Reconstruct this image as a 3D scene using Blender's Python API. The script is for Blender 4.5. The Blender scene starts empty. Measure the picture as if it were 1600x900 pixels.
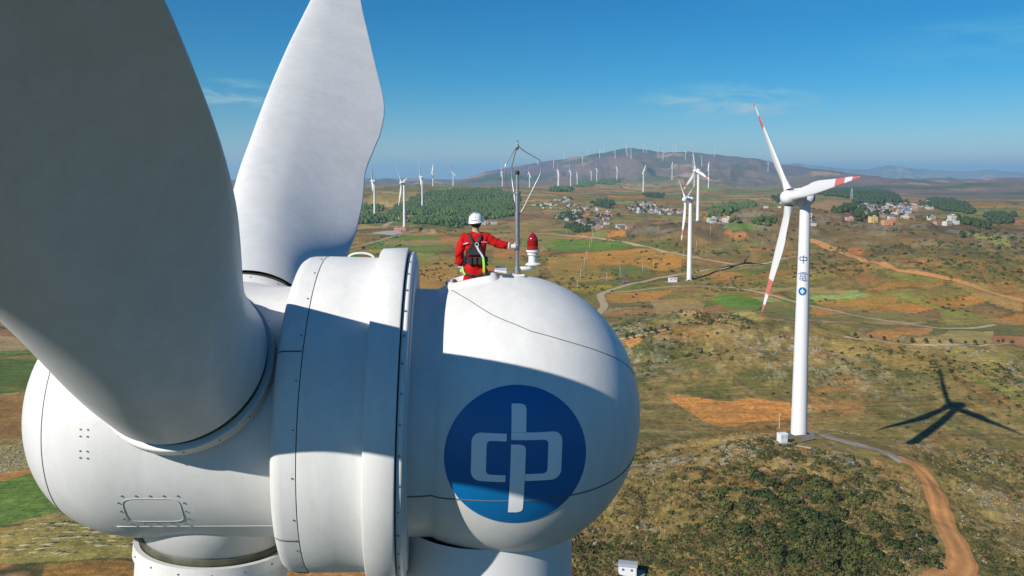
import bpy, math, random
import numpy as np
from mathutils import Vector, Matrix
R = math.radians
random.seed(7)
rng = np.random.default_rng(11)

# ------------------------------------------------------------------ camera, world, sun, exposure
F_PX, CX, CY, TH = 1244.0, 800.0, 367.0, R(4.46)
scene = bpy.context.scene
cam_data = bpy.data.cameras.new('camera')
cam = bpy.data.objects.new('camera', cam_data)
scene.collection.objects.link(cam)
cam.location = (0, 0, 0)
cam.rotation_euler = (R(90 - 4.46), 0, 0)
cam_data.sensor_width = 36
cam_data.lens = 36 * F_PX / 1600
cam_data.shift_y = -(450 - CY) / 1600
cam_data.clip_start = 0.2
cam_data.clip_end = 90000
scene.camera = cam
scene.render.engine = 'CYCLES'
scene.render.resolution_x, scene.render.resolution_y = 1024, 576
scene.view_settings.view_transform = 'Standard'
scene.view_settings.look = 'None'
scene.view_settings.exposure = 0.25
scene.view_settings.gamma = 1
scene.cycles.volume_bounces = 2
scene.cycles.max_bounces = 8

SUN_AZ, SUN_EL = R(46.5), R(32.5)             # direction the light travels towards (from +Y to +X), height of the sun
travel = Vector((math.sin(SUN_AZ) * math.cos(SUN_EL), math.cos(SUN_AZ) * math.cos(SUN_EL), -math.sin(SUN_EL)))
sl = bpy.data.lights.new('sun', 'SUN')
sl.energy = 5.0
sl.angle = R(0.5)
sl.color = (1.0, 0.94, 0.85)
sun = bpy.data.objects.new('sun', sl)
scene.collection.objects.link(sun)
sun.rotation_euler = travel.to_track_quat('-Z', 'Y').to_euler()
sun.location = (-200, -200, 300)

world = bpy.data.worlds.new('World')
scene.world = world
world.use_nodes = True
wn, wl = world.node_tree.nodes, world.node_tree.links
bg = wn['Background']
sky = wn.new('ShaderNodeTexSky')
sky.sky_type = 'NISHITA'
sky.sun_disc = False
sky.sun_elevation = SUN_EL
sky.sun_rotation = math.atan2(-travel.x, -travel.y)
sky.altitude = 1800
sky.air_density = 1.0
sky.dust_density = 0.25
sky.ozone_density = 3.0
bg.inputs['Strength'].default_value = 0.06

def wnode(t, **k):
    n = wn.new(t)
    for a, b in k.items(): setattr(n, a, b)
    return n
def wmath(op, a, b=None, clamp=False):
    n = wnode('ShaderNodeMath', operation=op, use_clamp=clamp)
    for i, v in enumerate((a, b)):
        if v is None: continue
        if isinstance(v, (int, float)): n.inputs[i].default_value = v
        else: wl.new(v, n.inputs[i])
    return n.outputs[0]
# thin cirrus streaks, laid out on the sky directions
tc = wnode('ShaderNodeTexCoord')
cloud_sum = None
for (az, el, wa, we, sc, amt, seed) in [(14.9, 4.9, 6.5, 1.5, 9, 1.1, 0), (-19.2, 5.3, 3.6, 1.1, 10, 1.0, 3), (31, 8.0, 9, 1.6, 6, .40, 6), (22, 13, 14, 2.5, 5, .25, 9), (-8, 1.6, 14, .9, 6, .3, 12)]:
    a, e = R(az), R(el)
    d0 = Vector((math.sin(a) * math.cos(e), math.cos(a) * math.cos(e), math.sin(e)))
    right = Vector((math.cos(a), -math.sin(a), 0))
    up = right.cross(d0)
    def dotn(v):
        n = wnode('ShaderNodeVectorMath', operation='DOT_PRODUCT')
        wl.new(tc.outputs['Generated'], n.inputs[0]); n.inputs[1].default_value = v
        return n.outputs['Value']
    X, Y, Z = dotn(right), dotn(up), dotn(d0)
    r2 = wmath('ADD', wmath('POWER', wmath('ABSOLUTE', wmath('DIVIDE', X, math.sin(R(wa)))), 2.0), wmath('POWER', wmath('ABSOLUTE', wmath('DIVIDE', Y, math.sin(R(we)))), 2.0))
    m = wmath('MULTIPLY', wmath('SUBTRACT', 1.0, r2, True), wmath('GREATER_THAN', Z, 0.0))
    comb = wnode('ShaderNodeCombineXYZ')
    wl.new(wmath('MULTIPLY', wmath('ADD', X, wmath('MULTIPLY', Y, 1.5)), sc), comb.inputs[0]); wl.new(wmath('MULTIPLY', Y, sc * 5), comb.inputs[1]); comb.inputs[2].default_value = seed
    ns = wnode('ShaderNodeTexNoise'); ns.inputs['Scale'].default_value = 1.6; ns.inputs['Detail'].default_value = 8; ns.inputs['Roughness'].default_value = .62; ns.inputs['Distortion'].default_value = .6
    wl.new(comb.outputs[0], ns.inputs['Vector'])
    c = wmath('MULTIPLY', wmath('MULTIPLY', wmath('SUBTRACT', ns.outputs['Fac'], 0.42, True), 3.2), wmath('MULTIPLY', m, amt))
    cloud_sum = c if cloud_sum is None else wmath('ADD', cloud_sum, c, True)
mixw = wnode('ShaderNodeMixRGB')
wl.new(cloud_sum, mixw.inputs['Fac'])
hs = wnode('ShaderNodeHueSaturation'); hs.inputs['Saturation'].default_value = 1.3; hs.inputs['Hue'].default_value = 0.49
wl.new(sky.outputs['Color'], hs.inputs['Color'])
wl.new(hs.outputs[0], mixw.inputs['Color1'])
mixw.inputs['Color2'].default_value = (13, 8.8, 7.6, 1)
tint = wnode('ShaderNodeMixRGB', blend_type='MULTIPLY'); tint.inputs['Fac'].default_value = 1
wl.new(mixw.outputs[0], tint.inputs['Color1'])
sep = wnode('ShaderNodeSeparateXYZ'); wl.new(tc.outputs['Generated'], sep.inputs[0])
trp = wnode('ShaderNodeValToRGB'); wl.new(wmath('MULTIPLY', sep.outputs['Z'], 2.0, True), trp.inputs[0])
trp.color_ramp.elements[0].position = 0; trp.color_ramp.elements[0].color = (1.0, 1.0, 1.10, 1)
trp.color_ramp.elements[1].position = .62; trp.color_ramp.elements[1].color = (.0, .98, 1.32, 1)
e_m = trp.color_ramp.elements.new(.22); e_m.color = (.30, .98, 1.22, 1)
wl.new(trp.outputs[0], tint.inputs['Color2'])
wl.new(tint.outputs[0], bg.inputs['Color'])

# ------------------------------------------------------------------ helpers
def col(c): return (c[0], c[1], c[2], 1)
def mat(name, color, rough=0.5, metal=0.0, var=0.0, scale=3.0, bump=0.0, bscale=20.0, color2=None, coat=0.0, spec=0.5, stretch=None):
    m = bpy.data.materials.new(name); m.use_nodes = True
    nt = m.node_tree; b = nt.nodes['Principled BSDF']
    b.inputs['Base Color'].default_value = col(color); b.inputs['Roughness'].default_value = rough
    b.inputs['Metallic'].default_value = metal; b.inputs['Coat Weight'].default_value = coat
    b.inputs['Specular IOR Level'].default_value = spec
    tcn = nt.nodes.new('ShaderNodeTexCoord')
    vec = tcn.outputs['Object']
    if stretch:
        mp = nt.nodes.new('ShaderNodeMapping'); mp.inputs['Scale'].default_value = stretch
        nt.links.new(vec, mp.inputs[0]); vec = mp.outputs[0]
    if var > 0 or color2:
        n = nt.nodes.new('ShaderNodeTexNoise'); n.inputs['Scale'].default_value = scale; n.inputs['Detail'].default_value = 6; n.inputs['Roughness'].default_value = .6
        nt.links.new(vec, n.inputs['Vector'])
        rp = nt.nodes.new('ShaderNodeValToRGB')
        rp.color_ramp.elements[0].position = .32; rp.color_ramp.elements[1].position = .68
        c2 = color2 or tuple(x * (1 - var) for x in color)
        rp.color_ramp.elements[0].color = col(c2); rp.color_ramp.elements[1].color = col(color)
        nt.links.new(n.outputs['Fac'], rp.inputs[0]); nt.links.new(rp.outputs[0], b.inputs['Base Color'])
    if bump > 0:
        n2 = nt.nodes.new('ShaderNodeTexNoise'); n2.inputs['Scale'].default_value = bscale; n2.inputs['Detail'].default_value = 4
        nt.links.new(vec, n2.inputs['Vector'])
        bp = nt.nodes.new('ShaderNodeBump'); bp.inputs['Strength'].default_value = bump; bp.inputs['Distance'].default_value = .02
        nt.links.new(n2.outputs['Fac'], bp.inputs['Height']); nt.links.new(bp.outputs[0], b.inputs['Normal'])
    return m

def root_loc(o):
    if o is None: return np.zeros(3)
    while o.parent: o = o.parent
    return np.array(o.location)
def add(name, V, Fc, m, parent=None, smooth=True, midx=None, origin=None):
    """one mesh object; V in world coordinates (thing at origin: its own base)"""
    V = np.asarray(V, float).reshape(-1, 3)
    off = root_loc(parent) if parent is not None else (np.array(origin, float) if origin is not None else np.zeros(3))
    me = bpy.data.meshes.new(name)
    Fa = Fc if isinstance(Fc, np.ndarray) else None
    if Fa is not None:
        n, k = Fa.shape
        me.vertices.add(len(V)); me.vertices.foreach_set('co', (V - off).astype(np.float32).ravel())
        me.loops.add(n * k); me.loops.foreach_set('vertex_index', Fa.astype(np.int32).ravel())
        me.polygons.add(n); me.polygons.foreach_set('loop_start', np.arange(0, n * k, k, dtype=np.int32)); me.polygons.foreach_set('loop_total', np.full(n, k, np.int32))
        me.update(calc_edges=True)
    else:
        me.from_pydata((V - off).tolist(), [], [list(map(int, f)) for f in Fc]); me.update()
    if smooth: me.polygons.foreach_set('use_smooth', np.ones(len(me.polygons), bool))
    for mm in (m if isinstance(m, (list, tuple)) else [m]): me.materials.append(mm)
    if midx is not None: me.polygons.foreach_set('material_index', np.asarray(midx, np.int32))
    o = bpy.data.objects.new(name, me); scene.collection.objects.link(o)
    if parent is not None: o.parent = parent
    elif origin is not None: o.location = origin
    return o
def empty(name, loc, label=None, cat=None, group=None):
    o = bpy.data.objects.new(name, None); o.empty_display_size = .2
    o.location = loc; scene.collection.objects.link(o)
    if label: tag(o, label, cat, group)
    return o
def tag(o, label=None, cat=None, group=None, kind=None):
    if label: o['label'] = label
    if cat: o['category'] = cat
    if group: o['group'] = group
    if kind: o['kind'] = kind
    return o
def auto_sharp(o, ang=35):
    me = o.data
    import bmesh
    bm = bmesh.new(); bm.from_mesh(me)
    for e in bm.edges:
        if len(e.link_faces) == 2 and e.calc_face_angle(0) > R(ang): e.smooth = False
    bm.to_mesh(me); bm.free(); return o

class MB:
    """collects shapes into one mesh"""
    def __init__(s): s.V = []; s.F = []; s.I = []; s.n = 0
    def put(s, V, Fc, mi=0):
        V = np.asarray(V, float).reshape(-1, 3)
        s.V.append(V)
        for f in Fc: s.F.append([int(i) + s.n for i in f]); s.I.append(mi)
        s.n += len(V); return s
    def box(s, c, size, M=None, mi=0, bev=0.0):
        x, y, z = [v / 2 for v in size]
        if bev > 0:
            b = min(bev, x * .9, y * .9, z * .9); V = []; 
            for sx in (-1, 1):
                for sy in (-1, 1):
                    for sz in (-1, 1):
                        V += [(sx * x, sy * (y - b), sz * (z - b)), (sx * (x - b), sy * y, sz * (z - b)), (sx * (x - b), sy * (y - b), sz * z)]
            def ix(sx, sy, sz, k): return ((sx > 0) * 4 + (sy > 0) * 2 + (sz > 0)) * 3 + k
            Fc = []
            for a in (-1, 1):
                Fc += [[ix(a, -1, -1, 0), ix(a, 1, -1, 0), ix(a, 1, 1, 0), ix(a, -1, 1, 0)][::a], [ix(-1, a, -1, 1), ix(-1, a, 1, 1), ix(1, a, 1, 1), ix(1, a, -1, 1)][::a], [ix(-1, -1, a, 2), ix(1, -1, a, 2), ix(1, 1, a, 2), ix(-1, 1, a, 2)][::a]]
                for c2 in (-1, 1):
                    Fc += [[ix(a, c2, -1, 0), ix(a, c2, 1, 0), ix(a, c2, 1, 1), ix(a, c2, -1, 1)], [ix(a, -1, c2, 0), ix(a, 1, c2, 0), ix(a, 1, c2, 2), ix(a, -1, c2, 2)], [ix(-1, a, c2, 1), ix(1, a, c2, 1), ix(1, a, c2, 2), ix(-1, a, c2, 2)]]
                    for c3 in (-1, 1): Fc += [[ix(a, c2, c3, 0), ix(a, c2, c3, 1), ix(a, c2, c3, 2)]]
            V = np.array(V)
        else:
            V = np.array([(i * x, j * y, k * z) for i in (-1, 1) for j in (-1, 1) for k in (-1, 1)])
            Fc = [(0, 1, 3, 2), (4, 6, 7, 5), (0, 4, 5, 1), (2, 3, 7, 6), (0, 2, 6, 4), (1, 5, 7, 3)]
        if M is not None: V = V @ np.array(M).T
        return s.put(V + np.array(c), Fc, mi)
    def tube(s, pts, rad, seg=8, mi=0, caps=True):
        pts = np.asarray(pts, float); n = len(pts)
        rad = np.full(n, rad) if np.isscalar(rad) else np.asarray(rad, float)
        T = np.gradient(pts, axis=0); T /= np.linalg.norm(T, axis=1)[:, None] + 1e-12
        ref = np.array([0, 0, 1.]) if abs(T[0][2]) < .9 else np.array([1., 0, 0])
        N = np.cross(T[0], ref); N /= np.linalg.norm(N)
        V = []
        for i in range(n):
            N = N - T[i] * N.dot(T[i]); N /= np.linalg.norm(N); B = np.cross(T[i], N)
            for k in range(seg):
                a = 2 * math.pi * k / seg
                V.append(pts[i] + rad[i] * (math.cos(a) * N + math.sin(a) * B))
        Fc = [[i * seg + k, i * seg + (k + 1) % seg, (i + 1) * seg + (k + 1) % seg, (i + 1) * seg + k] for i in range(n - 1) for k in range(seg)]
        if caps: Fc += [list(range(seg))[::-1], list(range((n - 1) * seg, n * seg))]
        return s.put(V, Fc, mi)
    def build(s, name, m, parent=None, smooth=False, origin=None):
        return add(name, np.concatenate(s.V), s.F, m, parent, smooth, s.I if isinstance(m, (list, tuple)) else None, origin)

def revolve(prof, O, A, P, U, seg=96, a0=0, a1=360, skip=None):
    """prof: (u, r) list; returns V, F of a surface of revolution about axis A through O"""
    full = abs(a1 - a0) >= 359.9
    na = seg if full else seg + 1
    ang = np.radians(a0 + (a1 - a0) * np.arange(na) / seg)
    prof = np.asarray(prof, float); n = len(prof)
    V = (O + prof[:, None, 0, None] * A + prof[:, None, 1, None] * (np.cos(ang)[None, :, None] * P + np.sin(ang)[None, :, None] * U)).reshape(-1, 3)
    i, k = np.meshgrid(np.arange(n - 1), np.arange(seg), indexing='ij')
    k2 = (k + 1) % na if full else k + 1
    Fq = np.stack([i * na + k, i * na + k2, (i + 1) * na + k2, (i + 1) * na + k], -1)
    if skip is not None:
        am = np.degrees(ang[0]) + (k + .5) * (a1 - a0) / seg
        um = (prof[i, 0] + prof[i + 1, 0]) / 2
        rm = (prof[i, 1] + prof[i + 1, 1]) / 2
        keep = ~skip(um, am, rm); return V, Fq[keep]
    return V, Fq.reshape(-1, 4)

# ------------------------------------------------------------------ noise and terrain
def vnoise(x, y, seed=0):
    xi = np.floor(x).astype(np.int64); yi = np.floor(y).astype(np.int64)
    fx = x - xi; fy = y - yi
    fx = fx * fx * fx * (fx * (fx * 6 - 15) + 10); fy = fy * fy * fy * (fy * (fy * 6 - 15) + 10)
    def hsh(a, b):
        h = (a * 374761393 + b * 668265263 + seed * 974634777) & 0xffffffff
        h = ((h ^ (h >> 13)) * 1274126177) & 0xffffffff
        h = (h ^ (h >> 16)) & 0xffffffff
        return h / 4294967295.0
    a = hsh(xi, yi); b = hsh(xi + 1, yi); c = hsh(xi, yi + 1); d = hsh(xi + 1, yi + 1)
    return (a + (b - a) * fx) * (1 - fy) + (c + (d - c) * fx) * fy
def fbm(x, y, seed=0, oct=5, gain=.5):
    s = 0; amp = 1; tot = 0
    for o in range(oct):
        s = s + amp * vnoise(x * 2 ** o + o * 17.3, y * 2 ** o - o * 9.1, seed + o); tot += amp; amp *= gain
    return s / tot
def sstep(a, b, x):
    t = np.clip((x - a) / (b - a), 0, 1); return t * t * (3 - 2 * t)
def elev(py): return np.arctan((CY - np.asarray(py, float)) / F_PX) - TH

RIDGES = [  # distance, skyline (px, py), half width towards us, half width beyond, floor
    (6900, [(-400, 330), (300, 320), (560, 316), (640, 306), (690, 293), (720, 280), (760, 268), (800, 261), (850, 252), (900, 245), (940, 238), (965, 232), (985, 230), (1010, 232), (1040, 237), (1075, 236), (1110, 242), (1150, 245), (1180, 249), (1210, 256), (1250, 262), (1290, 273), (1340, 290), (1420, 306), (1500, 325), (2200, 345)], 3300, 2200, -75),
    (5200, [(1100, 330), (1200, 300), (1270, 268), (1330, 275), (1390, 283), (1450, 290), (1500, 297), (1560, 307), (1600, 314), (1750, 322), (2400, 330)], 2200, 1300, -78),
    (9500, [(600, 345), (1150, 300), (1250, 284), (1310, 274), (1355, 276), (1400, 279), (1450, 284), (1500, 290), (1550, 300), (1600, 304), (1800, 310), (2400, 320)], 2000, 2000, -220),
    (16500, [(-1200, 296), (200, 305), (480, 309), (560, 305), (580, 299), (597, 291), (614, 287), (633, 291), (655, 288), (680, 296), (720, 306), (1000, 300), (1150, 280), (1240, 254), (1265, 258), (1292, 261), (1330, 264), (1355, 264), (1387, 258), (1410, 261), (1442, 264), (1500, 268), (1552, 265), (1600, 269), (1750, 262), (2400, 275)], 4200, 6000, -330),
]
def ppx(x, y):
    az = np.clip(np.arctan2(x, y), -1.25, 1.25); return CX + F_PX * np.tan(az)
def g(x, y, cx, cy, sx, sy, rot=0):
    c, s = math.cos(R(rot)), math.sin(R(rot)); u = (x - cx) * c + (y - cy) * s; v = -(x - cx) * s + (y - cy) * c
    return np.exp(-.5 * ((u / sx) ** 2 + (v / sy) ** 2))
def hills(x, y):
    """masks of the scrubby rises"""
    tower = g(x, y, 76, 202, 34, 22, 5) + .80 * g(x, y, 142, 204, 44, 19, 4) + .75 * g(x, y, 38, 160, 36, 28, -20)
    rocky = g(x, y, 104, 405, 58, 44, -12) + .45 * g(x, y, 205, 365, 60, 40, -10)
    mid = g(x, y, 224, 965, 75, 70) + .75 * g(x, y, 335, 930, 110, 80)
    right = g(x, y, 470, 860, 190, 170, -10) + .5 * g(x, y, 330, 600, 70, 60)
    wood = g(x, y, -170, 2450, 340, 420)
    return tower, rocky, mid, right, wood
RBF = []
def H(x, y, corr=True):
    x = np.asarray(x, float); y = np.asarray(y, float)
    d = np.hypot(x, y) + 1e-6; px = ppx(x, y)
    z = np.interp(d, [0, 60, 120, 190, 300, 460, 700, 1200, 2000, 3500, 4600, 7000, 12000, 40000], [-76, -76, -78, -82, -94.5, -90, -86.5, -82, -77, -70, -86, -270, -430, -800])
    z = z + 6.5 * np.exp(-.5 * (np.hypot(x + .5, y - 12.7) / 50) ** 2)
    z = z + 5.5 * sstep(40, -60, x) * np.exp(-.5 * ((d - 200) / 110) ** 2)
    T, K, M_, G_, W_ = hills(x, y)
    z = z + 11.5 * T + 14.5 * K + 20 * M_ + 25 * G_ + 30 * W_ + 10 * g(x, y, -620, 2150, 260, 330)
    z = z + 12 * g(x, y, 700, 2150, 260, 260) + 9 * g(x, y, 950, 1700, 220, 260)
    und = (fbm(x / 420, y / 420, 3, 4) - .5) * 16 * sstep(450, 1500, d)
    z = z + und
    bump = np.clip(T + K + M_ + G_, 0, 1) * (1 - .92 * np.clip(1.3 * g(x, y, 84, 203, 15, 12), 0, 1))
    z = z + (fbm(x / 22, y / 22, 21, 5) - .5) * (1.2 + 4.2 * bump) * sstep(60, 130, d) * sstep(2500, 900, d)
    z = z - np.clip(np.abs(fbm(x / 48, y / 48, 23, 4) - .5) * 6, 0, 1) * -3.2 * bump * sstep(60, 130, d) * sstep(2500, 900, d)
    z = z + (fbm(x / 3.2, y / 3.2, 31, 3) - .5) * (.25 + .75 * bump) * sstep(60, 110, d) * sstep(500, 280, d)
    rn = np.abs(fbm(x / 1500, y / 1500, 41, 6, .52) - .5) * 2
    gul = np.clip(1 - np.abs(fbm(x / 520, y / 900, 45, 5, .55) - .5) * 5, 0, 1)
    for (D, prof, wf, wb, fl) in RIDGES:
        pp = np.array(prof, float)
        crest = D * np.tan(elev(np.interp(px, pp[:, 0], pp[:, 1]) + (fbm(px / 34, px * 0, 51, 5, .62) - .5) * 4.2))
        w = np.where(d < D, wf, wb); t = np.clip(np.abs(d - D) / w, 0, 1)
        fall = 1 - t * t * (3 - 2 * t) * .35 - t * .65
        amp = (crest - fl) * .55; tt_ = np.sin(np.pi * np.clip(t, 0, 1)) ** .7
        zr = fl + (crest - fl) * fall - amp * rn * tt_ * .9 - (crest - fl) * tt_ * .30 * (1 - gul)
        z = np.where(t < 1, np.maximum(z, zr), z)
    z = z + (fbm(x / 650, y / 650, 47, 5) - .42) * 95 * sstep(3000, 4600, d) * sstep(1150, 1350, px) * sstep(12000, 8000, d)
    if corr:
        for (bx, by, s, w) in RBF:
            z = z + w * np.exp(-.5 * ((x - bx) ** 2 + (y - by) ** 2) / s ** 2)
    return z
def at(px, py, d):
    """point at horizontal depth d (metres along +Y) on a given line of sight"""
    e = math.tan(float(elev(py))); opt = d * math.cos(TH) - e * d * math.sin(TH)
    return ((px - CX) / F_PX * opt, d, e * d)

# wind farm: px of tower foot, py of foot, py of hub, depth
FARM = [
    (1248, 680, 308, 213), (1077, 438, 312, 637), (1090, 352, 268, 963), (632, 355, 286, 1171), (585.5, 339, 283, 1447), (562, 339, 296, 1880),
    (660, 324, 277, 1724), (676.5, 303, 272, 2620), (708.3, 296, 270, 3050), (1005, 305, 272, 2450), (1107, 293.5, 266, 2950), (1084.5, 292, 266, 3200),
    (785, 295, 268, 3100), (827.5, 299, 273, 2900), (873, 293, 268, 3200), (891.5, 292, 266, 3200), (902, 290, 272, 3900), (924, 287, 273, 4300), (932.5, 283, 264, 4000),
    (964, 282, 262, 3900), (1050, 281, 262, 4000), (871.8, 290, 264, 3400)]
for (px, pb, ph, D) in FARM:
    X, Y, Z = at(px, pb, D)
    RBF.append([X, Y, max(14, D * .035), 0.0, Z])
for it in range(6):
    xs = np.array([r[0] for r in RBF]); ys = np.array([r[1] for r in RBF])
    z = H(xs, ys, False)
    for (bx, by, s, w, _) in RBF: z = z + w * np.exp(-.5 * ((xs - bx) ** 2 + (ys - by) ** 2) / s ** 2)
    for i, r in enumerate(RBF): r[3] += .8 * (r[4] - z[i])
RBF = [tuple(r[:4]) for r in RBF]

def ground_points(pxs, pys, d0=75, d1=16000):
    """where lines of sight meet the ground"""
    pxs = np.asarray(pxs, float); pys = np.asarray(pys, float)
    e = np.tan(elev(pys)); D = np.geomspace(d0, d1, 420)
    out = np.zeros((len(pxs), 3))
    for s in range(0, len(pxs), 400):
        p, ee = pxs[s:s + 400], e[s:s + 400]
        Y = np.broadcast_to(D[None], (len(p), len(D))); Z = ee[:, None] * Y
        X = (p[:, None] - CX) / F_PX * (Y * math.cos(TH) - Z * math.sin(TH))
        hit = Z < H(X, Y); i = np.argmax(hit, 1); i = np.where(hit.any(1), i, len(D) - 1); i = np.maximum(i, 1)
        lo, hi = D[i - 1], D[i]
        for _ in range(8):
            m = (lo + hi) / 2; zz = ee * m; xx = (p - CX) / F_PX * (m * math.cos(TH) - zz * math.sin(TH))
            h = zz < H(xx, m); hi = np.where(h, m, hi); lo = np.where(h, lo, m)
        xx = (p - CX) / F_PX * (hi * math.cos(TH) - ee * hi * math.sin(TH))
        out[s:s + 400] = np.stack([xx, hi, H(xx, hi)], 1)
    return out

# polar ground sheet: rows grow with distance
rows = [9.0, 16, 26, 38, 52, 66, 80, 92]
d = 100.0
while d < 42000:
    rows.append(d)
    d += min(max(.16, d * d * .00098 / 78), d * .0115)
rows = np.array(rows)
fine = np.arctan(np.linspace(-.83, .83, 1500))
a1 = fine[-1]
side = a1 + np.cumsum(np.concatenate([np.full(30, R(.3)), np.full(20, R(1.2)), np.full(200, R(3))])); side = side[side < math.pi - R(1.5)]
ang = np.concatenate([-side[::-1], fine, side, [math.pi]])
NR, NA = len(rows), len(ang)
print('ground grid', NR, NA)
DD, AA = np.meshgrid(rows, ang, indexing='ij')
GX, GY = DD * np.sin(AA), DD * np.cos(AA)
GZ = np.concatenate([H(GX[i:i + 60], GY[i:i + 60]) for i in range(0, NR, 60)])
lrow = rows
def hgrid(x, y):
    """height of the ground mesh itself"""
    x = np.asarray(x, float); y = np.asarray(y, float)
    r = np.hypot(x, y); a = np.arctan2(x, y)
    i = np.clip(np.searchsorted(rows, r) - 1, 0, NR - 2); k = np.clip(np.searchsorted(ang, a) - 1, 0, NA - 2)
    fr = np.clip((r - rows[i]) / (rows[i + 1] - rows[i]), 0, 1); fa = (a - ang[k]) / (ang[k + 1] - ang[k])
    return (GZ[i, k] * (1 - fa) + GZ[i, k + 1] * fa) * (1 - fr) + (GZ[i + 1, k] * (1 - fa) + GZ[i + 1, k + 1] * fa) * fr
def inpoly(x, y, P):
    inside = np.zeros(x.shape, bool); n = len(P); j = n - 1
    for i in range(n):
        xi, yi = P[i][:2]; xj, yj = P[j][:2]
        if yi != yj:
            c = ((yi > y) != (yj > y)) & (x < (xj - xi) * (y - yi) / (yj - yi) + xi); inside ^= c
        j = i
    return inside

# ------------------------------------------------------------------ land cover (colour of the land itself; darkened out of view against bounce light)
T_, K_, M__, G__, W__ = hills(GX, GY)
scrubm = np.clip(1.35 * (T_ + K_ + M__ + G__), 0, 1)
dry = np.array([.205, .145, .055]); olive = np.array([.115, .105, .034]); green = np.array([.066, .082, .024]); pale = np.array([.29, .225, .105]); red = np.array([.27, .125, .045]); dark = np.array([.085, .068, .033])
def mixc(c, c2, f): return c + (np.asarray(c2) - c) * f[..., None]
n1 = fbm(GX / 38, GY / 38, 61, 5); n2 = fbm(GX / 9, GY / 9, 62, 5); n3 = fbm(GX / 90, GY / 70, 63, 5); n4 = fbm(GX / 3, GY / 3, 64, 3)
C = np.broadcast_to(dry, GX.shape + (3,)).copy()
C = mixc(C, olive, sstep(.50, .66, n1) * .65)
C = mixc(C, pale, sstep(.55, .7, n2) * .55)
C = mixc(C, red, sstep(.54, .68, fbm(GX / 26, GY / 26, 65, 5)) * .55)
C = mixc(C, green, sstep(.54, .66, fbm(GX / 16, GY / 16, 66, 6)) * .6)
C = mixc(C, dark, sstep(.55, .68, fbm(GX / 6, GY / 6, 67, 5)) * .55)
grey_rock = np.array([.30, .29, .27])
rockm = sstep(.56, .66, fbm(GX / 2.4, GY / 2.4, 68, 4)) * sstep(.50, .62, fbm(GX / 30, GY / 30, 69, 4)) * np.clip(K_ * 1.3 + T_ * .8 + M__ * .4, 0, 1)
C = mixc(C, grey_rock, rockm * .6)
# rises on the far side of the plain: brown purple heath
far = sstep(600, 1000, DD)
mg = np.clip(1.3 * (M__ + G__), 0, 1) * far; C = mixc(C, [.135, .092, .062], mg * .8); C = mixc(C, [.065, .052, .038], mg * sstep(.5, .6, fbm(GX / 55, GY / 40, 75, 6)) * .75); C = mixc(C, [.23, .21, .18], mg * sstep(.58, .66, fbm(GX / 30, GY / 22, 76, 6)) * .5); C = mixc(C, [.24, .16, .07], mg * sstep(.56, .66, fbm(GX / 70, GY / 50, 77, 5)) * .6)
# patchwork of terraced fields
pal = np.array([[.20, .15, .055], [.215, .165, .06], [.36, .165, .06], [.31, .15, .06], [.31, .225, .11], [.27, .20, .09], [.095, .155, .035], [.13, .165, .045], [.13, .13, .045], [.16, .095, .055], [.18, .135, .06], [.24, .13, .07]])
def patch(x, y, cw, ch, rot, seed):
    c, s = math.cos(R(rot)), math.sin(R(rot))
    wx = (fbm(x / 130, y / 130, seed + 5, 3) - .5) * 90; wy = (fbm(x / 130, y / 130, seed + 9, 3) - .5) * 90
    u = ((x + wx) * c + (y + wy) * s) / cw; v = (-(x + wx) * s + (y + wy) * c) / ch
    ui, vi = np.floor(u).astype(np.int64), np.floor(v).astype(np.int64)
    best = np.full(x.shape, 9e9); sec = best.copy(); bid = np.zeros(x.shape, np.int64)
    for i in (-1, 0, 1):
        for j in (-1, 0, 1):
            a, b = ui + i, vi + j
            h = (a * 73856093 ^ b * 19349663 ^ (seed * 83492791)) & 0xffffffff
            h = ((h ^ (h >> 15)) * 2246822519) & 0xffffffff; h = (h ^ (h >> 13)) & 0xffffffff
            jx = (h & 1023) / 1023; jy = ((h >> 10) & 1023) / 1023
            dd = (np.abs(a + .15 + .7 * jx - u)) ** 2 + (np.abs(b + .15 + .7 * jy - v)) ** 2
            n = dd < best; sec = np.where(n, best, np.minimum(sec, dd)); bid = np.where(n, h >> 5, bid); best = np.minimum(best, dd)
    return bid, np.sqrt(sec) - np.sqrt(best)
fieldm = (1 - scrubm) * sstep(5400, 3600, DD)
fieldm *= 1 - .96 * sstep(-30, 25, GX) * sstep(460, 400, DD)
fieldm *= 1 - sstep(.54, .62, n3) * .6 * (DD > 330)
for (cw, ch, rot, seed, lo, hi) in [(62, 24, 8, 5, 0, 900), (85, 42, 4, 7, 900, 1900), (150, 95, -6, 17, 1900, 5400)]:
    sel = (DD >= lo) & (DD < hi) & (fieldm > .03)
    bid, edge = patch(GX[sel], GY[sel], cw, ch, rot, seed)
    fc = pal[bid % len(pal)] * (.85 + .3 * ((bid // 16) % 64)[..., None] / 64)
    cc = C[sel]
    w = fieldm[sel] * sstep(.02, .10, edge)
    hedge = fieldm[sel] * (1 - sstep(.04, .12, edge)) * .92
    cc = mixc(cc, [.07, .062, .03], hedge)
    cc = cc + (fc - cc) * (w * .95)[..., None]
    C[sel] = cc
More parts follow.
